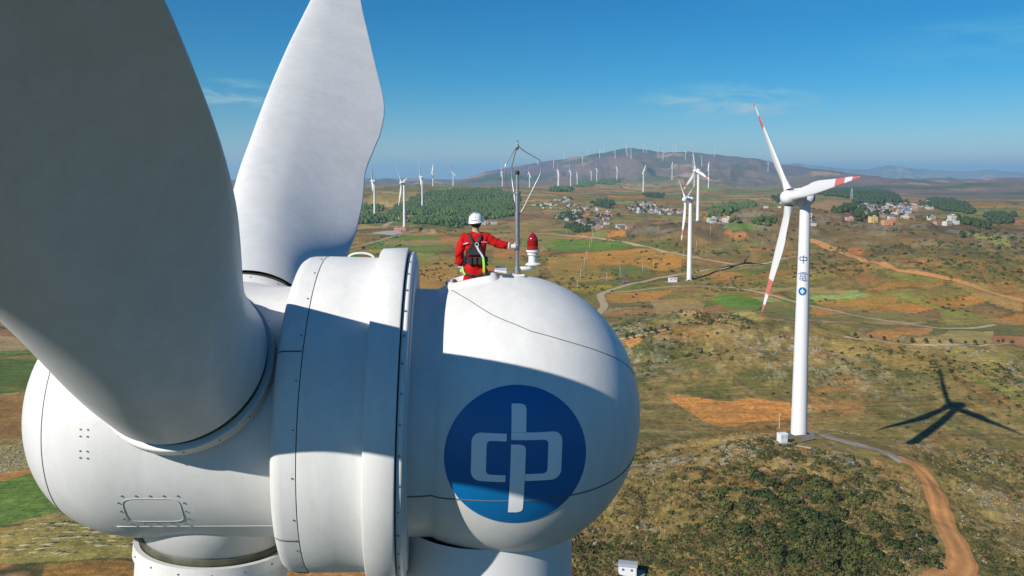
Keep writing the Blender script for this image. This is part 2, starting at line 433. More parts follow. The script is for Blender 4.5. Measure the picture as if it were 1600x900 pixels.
# far hills
PXG = ppx(GX, GY); hf = np.maximum(sstep(3600, 5000, DD), sstep(2100, 3000, DD + (fbm(GX / 300, GY / 300, 78, 4) - .5) * 900) * sstep(1210, 1290, PXG) * .9)
hn = fbm(GX / 600, GY / 600, 71, 6, .6)
HC = np.broadcast_to(np.array([.125, .078, .105]), C.shape).copy()
HC = mixc(HC, [.15, .105, .085], sstep(.45, .6, fbm(GX / 900, GY / 700, 74, 6, .6)) * .7)
HC = mixc(HC, [.075, .085, .05], sstep(.50, .60, hn) * .7)
HC = mixc(HC, [.045, .065, .035], sstep(.6, .66, fbm(GX / 800, GY / 500, 72, 5)))
HC = mixc(HC, [.30, .19, .14], sstep(.66, .72, fbm(GX / 260, GY / 260, 73, 4)))
C = C + (HC - C) * hf[..., None]

# fields and yards the photograph shows, outlined on the ground
soil = (.40, .175, .055); tan = (.30, .20, .085); grn = (.10, .175, .035); lime = (.165, .21, .055); ol = (.19, .15, .05); brn = (.20, .105, .045); yard = (.46, .38, .28)
def z7(l): return [(880 + a / 4.092, 280 + b / 4.092) for a, b in l]
def z4(l): return [(520 + a / 5.295, 250 + b / 5.295) for a, b in l]
def z8(l): return [(880 + a / 2.143, 480 + b / 2.143) for a, b in l]
def zr(l): return [(1240 + a / 3.461, 240 + b / 3.461) for a, b in l]
PLOTS = [
    (z7([(-120, 440), (-120, 380), (60, 385), (280, 398), (430, 418), (320, 440), (60, 455)]), grn), (z7([(190, 340), (285, 338), (290, 368), (190, 372)]), lime), (z7([(285, 335), (400, 330), (405, 362), (288, 368)]), soil),
    (z7([(-100, 520), (60, 480), (250, 455), (560, 442), (625, 460), (500, 490), (425, 540), (330, 552), (250, 548), (120, 578), (-100, 580)]), (.36, .185, .06)), (z7([(430, 552), (505, 497), (620, 468), (770, 490), (765, 562), (610, 588)]), (.37, .19, .06)),
    (z7([(60, 600), (200, 590), (290, 580), (320, 600), (280, 630), (90, 632)]), ol), (z7([(20, 700), (150, 682), (300, 672), (310, 690), (200, 715), (30, 722)]), (.27, .19, .05)), (z7([(80, 628), (320, 622), (320, 634), (90, 640)]), soil),
    (z7([(285, 735), (640, 712), (720, 700), (600, 775), (430, 790), (280, 790)]), (.33, .175, .065)), (z7([(560, 770), (800, 760), (900, 790), (850, 860), (600, 850)]), tan),
    (z7([(980, 735), (1200, 750), (1275, 780), (1260, 840), (1060, 830), (950, 780)]), grn), (z7([(850, 700), (1150, 712), (1200, 745), (980, 730), (830, 730)]), ol), (z7([(1208, 750), (1330, 752), (1420, 785), (1270, 785)]), (.24, .26, .13)),
    (z7([(1280, 790), (1480, 790), (1480, 850), (1270, 850)]), ol), (z7([(1060, 840), (1260, 845), (1240, 890), (980, 880)]), (.22, .19, .06)), (z7([(900, 590), (1130, 595), (1150, 640), (940, 640)]), (.29, .15, .06)),
    (z7([(880, 205), (1000, 215), (1060, 250), (990, 262), (900, 255), (860, 225)]), soil), (z7([(910, 240), (960, 238), (990, 255), (930, 262)]), grn),
    (z7([(1000, 300), (1200, 290), (1270, 315), (1100, 320)]), grn), (z7([(1020, 330), (1180, 350), (1190, 385), (1120, 380)]), (.33, .15, .07)),
    ([(1044, 622), (1060, 618), (1140, 628), (1175, 622), (1236, 630), (1236, 656), (1180, 660), (1130, 667), (1105, 660)], (.44, .19, .055)), ([(970, 528), (1006, 524), (1003, 536), (985, 545)], soil),
    (z8([(840, 0), (910, 15), (1010, 30), (900, 45), (840, 20)]), soil), (z8([(1000, 95), (1120, 68), (1240, 70), (1200, 95), (1080, 108)]), (.40, .19, .065)), (z8([(1190, 100), (1300, 78), (1440, 82), (1440, 122), (1250, 122)]), (.30, .23, .09)),
    (z8([(1440, 95), (1543, 98), (1543, 122), (1440, 124)]), (.36, .15, .07)), (z8([(850, 60), (1000, 55), (1060, 65), (940, 92), (860, 90)]), ol), (z8([(860, 30), (1010, 35), (1000, 52), (860, 58)]), tan),
    (z8([(1260, 20), (1330, 8), (1450, 40), (1440, 60), (1290, 60)]), (.20, .17, .05)), (z8([(1280, 145), (1480, 142), (1520, 190), (1440, 215), (1300, 180)]), (.25, .19, .06)), (z8([(1355, 220), (1400, 220), (1435, 245), (1370, 245)]), soil),
    (z8([(1290, 190), (1340, 200), (1543, 280), (1543, 320), (1400, 265)]), (.19, .165, .045)), (z8([(1020, 140), (1270, 145), (1290, 180), (1250, 230), (1080, 200)]), (.235, .165, .055)), (z8([(820, 110), (960, 108), (1120, 140), (1000, 160), (830, 130)]), (.235, .17, .055)),
    (zr([(250, 515), (330, 505), (395, 520), (330, 550)]), (.33, .14, .06)), (zr([(90, 765), (230, 762), (330, 735), (430, 770), (90, 795)]), (.21, .26, .10)), (zr([(90, 800), (430, 778), (560, 760), (560, 830), (240, 850)]), (.29, .165, .06)),
    (zr([(90, 830), (210, 850), (240, 870), (90, 868)]), soil), (zr([(90, 880), (330, 860), (560, 850), (720, 880), (600, 900), (90, 900)]), ol), (zr([(440, 722), (560, 750), (720, 800), (1030, 895), (960, 895), (760, 830), (560, 775)]), (.17, .19, .06)),
    (zr([(980, 438), (1080, 438), (1180, 470), (1170, 500), (1060, 480)]), (.22, .23, .08)), (zr([(480, 640), (640, 650), (780, 680), (620, 690)]), (.17, .17, .05)), (zr([(600, 570), (720, 560), (700, 600), (620, 610)]), (.30, .14, .07)),
    (zr([(180, 250), (320, 255), (300, 300), (90, 330), (90, 275)]), (.27, .17, .09)), (zr([(300, 650), (400, 660), (480, 710), (360, 700)]), (.27, .13, .06)), (zr([(860, 700), (1030, 700), (1240, 800), (1240, 860), (1040, 800)]), (.27, .18, .08)),
    ([(-60, 556), (60, 563), (38, 612), (-60, 622)], (.075, .115, .03)), ([(-60, 625), (40, 612), (38, 680), (-60, 700)], (.22, .12, .045)), ([(-60, 708), (40, 690), (56, 730), (-60, 752)], (.27, .215, .10)),
    ([(-60, 770), (56, 738), (108, 798), (-60, 836)], (.085, .165, .03)), ([(-60, 842), (112, 804), (236, 838), (228, 872), (-60, 884)], (.225, .19, .065)), ([(70, 880), (230, 876), (240, 930), (60, 930)], (.235, .13, .04)), ([(-60, 522), (20, 526), (60, 548), (-60, 550)], (.30, .21, .12)),
    (z4([(240, 715), (480, 630), (640, 620), (860, 635), (890, 658), (560, 662), (420, 700)]), grn), (z4([(430, 655), (560, 662), (900, 668), (920, 700), (640, 712), (420, 700)]), (.24, .19, .085)), (z4([(220, 720), (420, 702), (950, 715), (1000, 745), (620, 745), (430, 740)]), (.11, .165, .04)),
    (z4([(300, 735), (640, 748), (920, 745), (860, 775), (640, 775), (480, 770)]), (.13, .15, .04)), (z4([(610, 775), (830, 780), (820, 812), (620, 812)]), lime), (z4([(180, 728), (430, 745), (430, 785), (260, 770)]), (.24, .19, .06)), (z4([(-20, 775), (160, 770), (240, 825), (-10, 825)]), (.085, .12, .035)),
    (z4([(60, 528), (340, 540), (400, 560), (100, 572)]), (.36, .21, .11)), (z4([(170, 510), (430, 508), (430, 560), (350, 548), (180, 530)]), (.16, .15, .05)), (z4([(460, 512), (690, 515), (680, 545), (470, 552)]), (.12, .145, .045)), (z4([(400, 448), (860, 462), (860, 478), (470, 470)]), (.34, .19, .09)),
    (z4([(730, 580), (860, 575), (855, 612), (730, 608)]), (.33, .27, .17)), (z4([(880, 650), (1059, 640), (1059, 700), (930, 700)]), (.31, .16, .07)), (z4([(640, 820), (1000, 830), (1000, 900), (640, 900)]), (.22, .17, .06)), (z4([(900, 490), (1059, 480), (1059, 520), (900, 522)]), (.33, .23, .14)),
    ([(640, 425), (715, 400), (716, 432), (700, 452), (640, 455)], (.30, .175, .06)), ([(790, 345), (830, 355), (900, 372), (810, 372)], (.22, .15, .07)), ([(855, 398), (905, 402), (940, 420), (930, 440), (862, 440)], (.24, .17, .06)), ([(820, 366), (878, 372), (866, 384), (815, 384)], (.19, .17, .06)),
    ([(862, 378), (905, 376), (980, 384), (960, 392), (868, 392)], (.10, .15, .035)), ([(770, 374), (812, 376), (812, 386), (765, 386)], (.30, .14, .06)), ([(772, 390), (815, 388), (825, 402), (770, 404)], (.33, .16, .065)), ([(770, 405), (815, 405), (850, 420), (830, 440), (775, 425)], (.21, .165, .06))]
for poly, cc in PLOTS:
    P = ground_points([p[0] for p in poly], [p[1] for p in poly])
    r0 = np.hypot(P[:, 0], P[:, 1]).min() * .98; r1 = np.hypot(P[:, 0], P[:, 1]).max() * 1.02
    t0, t1 = np.arctan2(P[:, 0], P[:, 1]).min(), np.arctan2(P[:, 0], P[:, 1]).max()
    i0, i1 = max(0, np.searchsorted(rows, r0) - 1), np.searchsorted(rows, r1) + 1; k0, k1 = max(0, np.searchsorted(ang, t0) - 1), np.searchsorted(ang, t1) + 1
    sx, sy = GX[i0:i1, k0:k1], GY[i0:i1, k0:k1]
    if sx.size == 0: continue
    s_ = np.clip(np.mean(P[:, 1]) / 300, .8, 6)
    wx = sx + (vnoise(sx / (9 * s_), sy / (9 * s_), 5) - .5) * 1.6 * s_; wy = sy + (vnoise(sx / (9 * s_), sy / (9 * s_), 6) - .5) * 1.6 * s_
    m = inpoly(wx, wy, P[:, :2])
    nn = fbm(sx / 14, sy / 14, 81, 4); cv = np.array(cc) * (.84 + .34 * nn[..., None])
    sub = C[i0:i1, k0:k1]; sub[m] = (cv * .9 + sub * .1)[m]
# bare reddish earth and grass on the pad of the neighbouring turbine
pad = np.clip(g(GX, GY, 84, 200, 17, 13) * 1.5, 0, 1)
C = mixc(C, [.235, .165, .065], pad * .75)
C = mixc(C, [.30, .15, .06], pad * sstep(.58, .68, n2) * .7)
lum_ = C.mean(-1, keepdims=True); C = lum_ + (C - lum_) * np.where((DD > 550) & (DD < 3800), 1.16, np.where(DD > 550, 1.12, .98))[..., None]
C = np.clip(C * 1.30 * (.84 + .32 * n4[..., None]), 0, 1)

away = np.clip(sstep(118, 95, DD) + sstep(R(40), R(52), np.abs(AA)) * sstep(1500, 900, DD), 0, 1); C = mixc(C, [.042, .050, .022], away * .95)  # unseen ground near and beside the camera, darkened to weaken light bounced upward
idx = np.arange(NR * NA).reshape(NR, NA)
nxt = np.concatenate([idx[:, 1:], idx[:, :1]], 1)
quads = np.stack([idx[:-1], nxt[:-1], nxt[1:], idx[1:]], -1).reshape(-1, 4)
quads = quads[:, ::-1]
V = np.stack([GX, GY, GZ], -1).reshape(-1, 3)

def ground_material():
    m = bpy.data.materials.new('land'); m.use_nodes = True; nt = m.node_tree; b = nt.nodes['Principled BSDF']
    b.inputs['Roughness'].default_value = .95; b.inputs['Specular IOR Level'].default_value = .1
    at_ = nt.nodes.new('ShaderNodeAttribute'); at_.attribute_name = 'land_colour'
    ge = nt.nodes.new('ShaderNodeNewGeometry')
    def noise(scale, det, rough=.6):
        n = nt.nodes.new('ShaderNodeTexNoise'); n.inputs['Scale'].default_value = scale; n.inputs['Detail'].default_value = det; n.inputs['Roughness'].default_value = rough
        nt.links.new(ge.outputs['Position'], n.inputs['Vector']); return n.outputs['Fac']
    def ramp(src, a, b_, ca, cb):
        r = nt.nodes.new('ShaderNodeValToRGB'); r.color_ramp.elements[0].position = a; r.color_ramp.elements[1].position = b_
        r.color_ramp.elements[0].color = col(ca); r.color_ramp.elements[1].color = col(cb); nt.links.new(src, r.inputs[0]); return r.outputs[0]
    def mul(a, c, f=1.0, t='MULTIPLY'):
        mx = nt.nodes.new('ShaderNodeMixRGB'); mx.blend_type = t; mx.inputs['Fac'].default_value = f
        nt.links.new(a, mx.inputs[1]); nt.links.new(c, mx.inputs[2]); return mx.outputs[0]
    c = at_.outputs['Color']
    c = mul(c, ramp(noise(.55, 8, .7), .36, .66, (.62, .66, .60), (1.32, 1.27, 1.2)))
    c = mul(c, ramp(noise(3.2, 4, .7), .35, .68, (.72, .74, .70), (1.25, 1.22, 1.18)))
    c = mul(c, ramp(noise(.02, 6, .6), .35, .65, (.86, .9, .86), (1.12, 1.08, 1.04)))
    mp = nt.nodes.new('ShaderNodeMapping'); mp.inputs['Rotation'].default_value = (0, 0, R(12)); mp.inputs['Scale'].default_value = (.03, .42, .03); nt.links.new(ge.outputs['Position'], mp.inputs[0])
    n_ = nt.nodes.new('ShaderNodeTexNoise'); n_.inputs['Scale'].default_value = 1.6; n_.inputs['Detail'].default_value = 5; nt.links.new(mp.outputs[0], n_.inputs['Vector'])
    c = mul(c, ramp(n_.outputs['Fac'], .36, .64, (.80, .82, .82), (1.16, 1.14, 1.12)))
    nt.links.new(c, b.inputs['Base Color'])
    bp = nt.nodes.new('ShaderNodeBump'); bp.inputs['Strength'].default_value = .55; bp.inputs['Distance'].default_value = .5
    nt.links.new(noise(1.4, 6, .65), bp.inputs['Height']); nt.links.new(bp.outputs[0], b.inputs['Normal'])
    return m
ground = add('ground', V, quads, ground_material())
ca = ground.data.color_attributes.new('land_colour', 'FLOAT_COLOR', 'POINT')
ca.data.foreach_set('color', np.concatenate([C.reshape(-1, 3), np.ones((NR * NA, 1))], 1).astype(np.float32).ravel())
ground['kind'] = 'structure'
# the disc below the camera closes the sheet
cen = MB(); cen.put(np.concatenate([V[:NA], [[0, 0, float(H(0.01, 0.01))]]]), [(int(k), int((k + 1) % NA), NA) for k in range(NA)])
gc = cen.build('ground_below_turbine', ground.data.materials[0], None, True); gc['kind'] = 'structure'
ca2 = gc.data.color_attributes.new('land_colour', 'FLOAT_COLOR', 'POINT'); ca2.data.foreach_set('color', np.tile([.042, .050, .022, 1], NA + 1).astype(np.float32))  # same added darkening: this unseen disc reflects less light onto blade and hull

# ------------------------------------------------------------------ roads
M_dirt = mat('pale_dirt', (.47, .355, .215), .95, var=.25, scale=.4, bump=.4, bscale=2, spec=.1)
M_red = mat('orange_dirt', (.54, .27, .10), .95, scale=1.1, bump=.6, bscale=2.5, color2=(.44, .20, .07), spec=.1)
M_gravel = mat('grey_gravel', (.36, .31, .245), .95, var=.3, scale=1.2, bump=.5, bscale=6, spec=.1)
def rutted(m, lo, hi):
    nt = m.node_tree; b = nt.nodes['Principled BSDF']; src = b.inputs['Base Color'].links[0].from_socket
    a_ = nt.nodes.new('ShaderNodeAttribute'); a_.attribute_name = 'rut'; r = nt.nodes.new('ShaderNodeValToRGB'); r.color_ramp.elements[0].color = col((lo,) * 3); r.color_ramp.elements[1].color = col((hi,) * 3); nt.links.new(a_.outputs['Fac'], r.inputs[0])
    x = nt.nodes.new('ShaderNodeMixRGB'); x.blend_type = 'MULTIPLY'; x.inputs['Fac'].default_value = 1; nt.links.new(src, x.inputs[1]); nt.links.new(r.outputs[0], x.inputs[2]); nt.links.new(x.outputs[0], b.inputs['Base Color'])
rutted(M_red, .85, 1.2); rutted(M_gravel, .75, 1.15)
def smooth_line(P, step):
    P = np.asarray(P, float)
    L = np.concatenate([[0], np.cumsum(np.linalg.norm(np.diff(P, axis=0), axis=1))]); n = max(4, int(L[-1] / step)); s = np.linspace(0, L[-1], n)
    Q = np.stack([np.interp(s, L, P[:, i]) for i in range(P.shape[1])], 1)
    for _ in range(max(2, int(L[-1] / len(P) / step * .5))):
        Q[1:-1] = (Q[:-2] + 2 * Q[1:-1] + Q[2:]) / 4
        if _ > 40: break
    return Q
def road(name, pxl, width, m, step, label_width=None, wob=.25):
    P = ground_points([p[0] for p in pxl], [p[1] for p in pxl])[:, :2]
    Q = smooth_line(P, step); T = np.gradient(Q, axis=0); T /= np.linalg.norm(T, axis=1)[:, None]; N = np.stack([-T[:, 1], T[:, 0]], 1)
    n = len(Q); w = np.interp(np.linspace(0, 1, n), np.linspace(0, 1, len(width)), width) if not np.isscalar(width) else np.full(n, width)
    K = 9; V = []
    for k in range(K):
        f = k / (K - 1) - .5
        ww = w * (1 + wob * (vnoise(Q[:, 0] / 5 + k, Q[:, 1] / 5, 3) - .5)) if k in (0, K - 1) else w
        XY = Q + N * (f * ww)[:, None]
        r = np.hypot(XY[:, 0], XY[:, 1])
        V.append(np.column_stack([XY, hgrid(XY[:, 0], XY[:, 1]) + .05 + r * .00022]))
    V = np.stack(V, 1).reshape(-1, 3)
    i, k = np.meshgrid(np.arange(n - 1), np.arange(K - 1), indexing='ij')
    Fq = np.stack([i * K + k, i * K + k + 1, (i + 1) * K + k + 1, (i + 1) * K + k], -1).reshape(-1, 4)
    if np.cross(V[Fq[0, 1]] - V[Fq[0, 0]], V[Fq[0, 3]] - V[Fq[0, 0]])[2] < 0: Fq = Fq[:, ::-1]
    o = add(name, V, Fq, m); o['kind'] = 'structure'
    fk = np.abs(np.arange(K) / (K - 1) - .5); rv = np.exp(-((fk - .22) / .10) ** 2); ra = o.data.attributes.new('rut', 'FLOAT', 'POINT'); ra.data.foreach_set('value', np.tile(rv, n).astype(np.float32)); return Q
road('dirt_road', z4([(-300, 800), (-100, 772), (0, 755), (150, 728), (250, 705), (400, 665), (500, 635), (600, 607), (690, 588)]), 5, M_dirt, 5)
road('dirt_track', z4([(-20, 785), (0, 795), (90, 825), (180, 860)]), 4, M_dirt, 5)
road('dirt_track', z4([(425, 553), (450, 530), (500, 510), (540, 508)]), 9, M_dirt, 6)
road('valley_road', z7([(-300, 345), (-120, 350), (0, 357), (190, 375), (400, 405), (600, 450), (780, 490), (1000, 530), (1150, 549), (1240, 548), (1330, 535), (1400, 510), (1473, 495), (1560, 490)]), 5, M_dirt, 5)
road('valley_road', z7([(1150, 551), (1000, 576), (800, 600), (620, 630), (560, 645), (400, 680), (300, 710), (242, 733), (236, 745), (250, 780), (267, 808), (250, 835), (222, 856), (200, 880)]), [4.5, 4.5, 4.5, 4.5, 5.5, 5.5, 5], M_dirt, 4)
road('farm_road', z7([(280, 726), (450, 718), (640, 692), (850, 683), (1050, 690), (1200, 712), (1300, 735), (1400, 762), (1473, 782)]) + zr([(90, 825), (340, 880)]) + z8([(1080, 45), (1250, 72), (1380, 71), (1450, 60)]), 3.4, M_dirt, 4)
road('red_road', zr([(60, 462), (90, 465), (140, 485), (180, 508), (250, 530), (400, 585), (550, 628), (700, 648), (850, 680), (1000, 730), (1130, 770), (1246, 795), (1320, 812)]), [7, 12, 9, 6, 6, 7, 7, 7], M_red, 6)
ROW1 = road('field_path', z8([(150, 118), (190, 105), (270, 90), (360, 73)]), 2.2, M_dirt, 3)
ROW2 = road('field_path', z8([(940, 100), (1000, 108), (1080, 118), (1180, 128), (1300, 130), (1400, 131), (1543, 133), (1640, 134)]), 1.6, M_dirt, 3)
ROW3 = road('field_path', [(636, 428), (660, 433), (700, 440), (716, 445)], 2.0, M_dirt, 3)
road('gravel_track', [(1262, 679), (1290, 684), (1325, 692), (1362, 701), (1392, 710), (1412, 722)], [6, 4, 3.2, 3.2, 3.4, 4], M_gravel, 1.2)
SERVICE = road('service_road', [(1405, 716), (1424, 724), (1444, 740), (1460, 764), (1467, 790), (1476, 820), (1494, 850), (1505, 880), (1495, 900), (1455, 925), (1380, 950)], [4.0, 4.8, 5, 5, 5.4, 5.8, 6.5, 8, 8], M_red, 1.0)
def patch_obj(name, pts, m, lift=.08):
    P = ground_points([p[0] for p in pts], [p[1] for p in pts])
    c = P.mean(0); V = [c]; K = 6; n = len(P)
    V = [np.array([c[0], c[1]])]
    for k in range(1, K + 1):
        for p in P: V.append(c[:2] + (p[:2] - c[:2]) * k / K)
    V = np.array(V); z = hgrid(V[:, 0], V[:, 1]) + lift + np.hypot(V[:, 0], V[:, 1]) * .0004
    Fc = [(0, 1 + i, 1 + (i + 1) % n) for i in range(n)]
    for k in range(K - 1): Fc += [(1 + k * n + i, 1 + (k + 1) * n + i, 1 + (k + 1) * n + (i + 1) % n, 1 + k * n + (i + 1) % n) for i in range(n)]
    if np.cross(P[0][:2] - c[:2], P[1][:2] - c[:2]) < 0: Fc = [f[::-1] for f in Fc]
    o = add(name, np.column_stack([V, z]), Fc, m); o['kind'] = 'structure'; return o
M_conc = mat('yard_concrete', (.44, .37, .29), .9, var=.15, scale=.5)
patch_obj('concrete_yard', z4([(300, 610), (370, 598), (440, 588), (520, 586), (590, 600), (560, 612), (500, 628), (400, 618)]), M_conc)
patch_obj('gravel_pad', [(1225, 686), (1236, 676), (1262, 673), (1278, 678), (1276, 686), (1255, 691)], M_gravel)

# ------------------------------------------------------------------ the near turbine
def shell_mat(name, base_c, rough, dirt):
    m = mat(name, base_c, rough, coat=.1); nt = m.node_tree; b = nt.nodes['Principled BSDF']; L = nt.links
    ge = nt.nodes.new('ShaderNodeNewGeometry')
    def nz(scale, st, det=5, ro=.6):
        mp = nt.nodes.new('ShaderNodeMapping'); mp.inputs['Scale'].default_value = st; L.new(ge.outputs['Position'], mp.inputs[0])
        n = nt.nodes.new('ShaderNodeTexNoise'); n.inputs['Scale'].default_value = scale; n.inputs['Detail'].default_value = det; n.inputs['Roughness'].default_value = ro; L.new(mp.outputs[0], n.inputs['Vector']); return n.outputs['Fac']
    def rmp(src, p0, p1, c0, c1):
        r = nt.nodes.new('ShaderNodeValToRGB'); r.color_ramp.elements[0].position = p0; r.color_ramp.elements[1].position = p1; r.color_ramp.elements[0].color = col(c0); r.color_ramp.elements[1].color = col(c1); L.new(src, r.inputs[0]); return r.outputs[0]
    def mul(a, c):
        x = nt.nodes.new('ShaderNodeMixRGB'); x.blend_type = 'MULTIPLY'; x.inputs['Fac'].default_value = 1; L.new(a, x.inputs[1]); L.new(c, x.inputs[2]); return x.outputs[0]
    c = rmp(nz(.55, (1, 1, 1)), .35, .65, tuple(v * .93 for v in base_c), base_c)
    c = mul(c, rmp(nz(2.2, (1.6, 1.6, .22), 7, .65), .42, .62, (1 - .13 * dirt, 1 - .14 * dirt, 1 - .17 * dirt), (1, 1, 1)))        # rain streaks
    c = mul(c, rmp(nz(7, (1, 1, 1), 8, .75), .30, .46, (1 - .16 * dirt, 1 - .17 * dirt, 1 - .20 * dirt), (1, 1, 1)))               # blotches of dirt
    c = mul(c, rmp(nz(55, (1, 1, 1), 2, .5), .24, .32, (.72, .70, .66), (1, 1, 1)))                                              # specks
    L.new(c, b.inputs['Base Color'])
    rr = nt.nodes.new('ShaderNodeMapRange'); rr.inputs[3].default_value = rough - .08; rr.inputs[4].default_value = rough + .22; L.new(nz(1.5, (1, 1, .4)), rr.inputs[0]); L.new(rr.outputs[0], b.inputs['Roughness'])
    bp = nt.nodes.new('ShaderNodeBump'); bp.inputs['Strength'].default_value = .05; bp.inputs['Distance'].default_value = .03; L.new(nz(1.1, (1, 1, 1), 3), bp.inputs['Height']); L.new(bp.outputs[0], b.inputs['Normal'])
    return m
M_white = shell_mat('gelcoat_white', (.73, .73, .71), .40, .45)
M_blade = shell_mat('blade_gelcoat', (.70, .705, .695), .5, .45)
M_tower = mat('tower_paint', (.72, .72, .71), .45, var=.06, scale=.5)
M_seam = mat('seam_sealant', (.13, .12, .10), .8)
M_gasket = mat('grimy_gasket', (.10, .10, .055), .6, color2=(.03, .03, .022), scale=4)
M_darkm = mat('dark_rubber', (.025, .026, .03), .6)
M_steel = mat('galvanised_steel', (.50, .50, .49), .38, metal=.85, var=.25, scale=18)
M_bolt = mat('bolt_steel', (.28, .28, .28), .45, metal=.6)
M_blue = mat('logo_blue', (.0, .14, .37), .42, var=.08, scale=2)
M_logow = mat('logo_white', (.80, .82, .84), .42)

psi, tau = R(4.5), R(1.8)
O = np.array([-.06, 12.73, -3.85])
hv = np.array([-math.cos(psi) * math.cos(tau), -math.sin(psi) * math.cos(tau), math.sin(tau)])
A = -hv; Uv = np.array([0, 0, 1.]) - hv * hv[2]; Uv /= np.linalg.norm(Uv); Pv = np.cross(A, Uv)
if Pv[1] > 0: Pv = -Pv
def dome_r(u):
    u = np.asarray(u, float)
    return np.where(u < 0, 2.2 * np.sqrt(np.clip(1 - (u / 2.56) ** 2, 0, 1)), 2.2 * np.sqrt(np.clip(1 - (u / 2.12) ** 2, 0, 1)))
def hub_r(u):
    s = -np.asarray(u, float)
    return np.where(s < 5.4, 1.93, 1.93 * np.clip(1 - (np.clip(s - 5.4, 0, 1.9) / 1.9) ** 2.2, 0, 1) ** (1 / 2.2))
def onaxis(u, r, phi):
    a = np.radians(phi); u, r, a = np.broadcast_arrays(np.asarray(u, float), r, a)
    return O + u[..., None] * A + r[..., None] * (np.cos(a)[..., None] * Pv + np.sin(a)[..., None] * Uv)

tower_xy = np.array([-.42, 12.76]); ZG = float(H(*tower_xy))
NT = empty('wind_turbine', (tower_xy[0], tower_xy[1], ZG), 'huge white wind turbine in the foreground with a blue round emblem on its bulbous housing', 'wind turbine')
# tower
tz = np.linspace(ZG - .3, -5.55, 24); tr = np.interp(tz, [ZG, -5.55], [2.15, 1.40])
zz = np.array([0, 0, 1.]); xx = np.array([1., 0, 0]); yy = np.array([0, 1., 0])
Vt, Ft = revolve(list(zip(tz, tr)), np.array([tower_xy[0], tower_xy[1], 0]), zz, xx, yy, 96)
tow = add('tower', Vt, Ft, M_tower, NT)
for zf in (-24, -43, -58):
    rr = float(np.interp(zf, [ZG, -5.55], [2.15, 1.40])); Vf, Ff = revolve([(zf - .06, rr), (zf - .06, rr + .03), (zf + .06, rr + .03), (zf + .06, rr)], np.array([tower_xy[0], tower_xy[1], 0]), zz, xx, yy, 96)
    add('flange_ring', Vf, Ff, M_tower, tow, False)
# nacelle dome with neck; open hatch on the roof
us = np.concatenate([[-1.60], np.linspace(-1.60, -1.20, 6)[1:], [-1.17, -1.13, -1.10, -1.07], np.linspace(-1.03, 1.2, 60), 2.12 * np.sin(np.linspace(math.asin(1.2 / 2.12), math.pi / 2, 40))[1:]])
def nprof(u):
    if u <= -1.20: return 1.94
    if u <= -1.07: return float(1.94 + (dome_r(-1.07) - 1.94) * sstep(-1.20, -1.07, u))
    return float(dome_r(u))
HU0, HU1, HW = -.98, -.33, .30            # roof hatch along and across the axis
hatch_c = (HU0 + HU1) / 2
def skip(u, a, r):
    return (u > HU0) & (u < HU1) & (np.abs(r * np.cos(np.radians(a))) < HW) & (np.sin(np.radians(a)) > 0)
Vn, Fn = revolve([(u, nprof(u)) for u in us], O, A, Pv, Uv, 240, skip=skip)
nac = add('nacelle', Vn, Fn[:, ::-1], M_white, NT)
# chin over the tower
cm = []
for z_, r_ in ((-5.55, 1.43), (-5.60, 1.50), (-5.75, 1.50), (-5.82, 1.46)): cm.append((z_, r_))
# seams
def seam(pts, prof, lift=.001, w=.0065, name='seam', parent=nac, m=M_seam, n=80):
    pts = np.array(pts, float); o_ = np.argsort(pts[:, 0]) if pts[0, 0] != pts[-1, 0] else np.arange(len(pts)); pts = pts[o_]
    s = np.linspace(0, 1, n); L = np.linspace(0, 1, len(pts))
    uu = np.interp(s, L, pts[:, 0]); ph = np.interp(s, L, pts[:, 1])
    for _ in range(30): ph[1:-1] = (ph[:-2] + 2 * ph[1:-1] + ph[2:]) / 4
    r = np.array([float(prof(u)) for u in uu])
    b = MB(); b.tube(onaxis(uu, r + lift, ph), w, 6); return b.build(name, m, parent, True)
seam([(-1.05, 84), (-.855, 71.6), (-.6, 60.5), (-.348, 53.7), (-.05, 49.2), (.176, 46.6), (.718, 43.6), (1.305, 44.3), (1.67, 48), (1.9, 52)], dome_r)
seam([(-1.59, -21.6), (-1.5, -21.6), (-1.139, -21.0), (-.785, -18.8), (-.088, -16.6), (.638, -17.2), (1.03, -18.8), (1.345, -20.4), (1.644, -23.6), (1.9, -28)], lambda u: nprof(u), w=.011)
# emblem: a disc laid on the curved wall
lc_u, lc_phi, LR = -.045, -1.2, .985
c0 = onaxis(lc_u, 0., 0.); nrm = onaxis(0., 1., lc_phi) - O; nrm /= np.linalg.norm(nrm)
lu = A; lw = np.cross(nrm, lu); lw = lw if lw[2] > 0 else -lw
def decal_pts(a, b, lift):
    """a along the axis, b upward on a plane facing nrm, dropped on the dome"""
    a = np.asarray(a, float); b = np.asarray(b, float)
    u = lc_u + a; rr = np.maximum(dome_r(u), .01)
    w0 = b; dep = np.sqrt(np.clip(rr ** 2 - w0 ** 2, 0, None))
    p = O + u[..., None] * A + dep[..., None] * nrm + w0[..., None] * lw
    n_ = p - (O + (u * .35)[..., None] * A); n_ /= np.linalg.norm(n_, axis=-1)[..., None]
    return p + n_ * lift
def logo_disc(lift, name, m, parent):
    K, S = 26, 128; rr = np.linspace(0, 1, K + 1)[1:]; aa = np.linspace(0, 2 * math.pi, S, endpoint=False)
    a = np.concatenate([[0], (rr[:, None] * np.cos(aa)).ravel()]) * LR; b = np.concatenate([[0], (rr[:, None] * np.sin(aa)).ravel()]) * LR * 1.0
    V = decal_pts(a, b, lift)
    Fc = [(0, 1 + i, 1 + (i + 1) % S) for i in range(S)]
    for k in range(K - 1): Fc += [(1 + k * S + i, 1 + (k + 1) * S + i, 1 + (k + 1) * S + (i + 1) % S, 1 + k * S + (i + 1) % S) for i in range(S)]
    return add(name, V, Fc, m, parent)
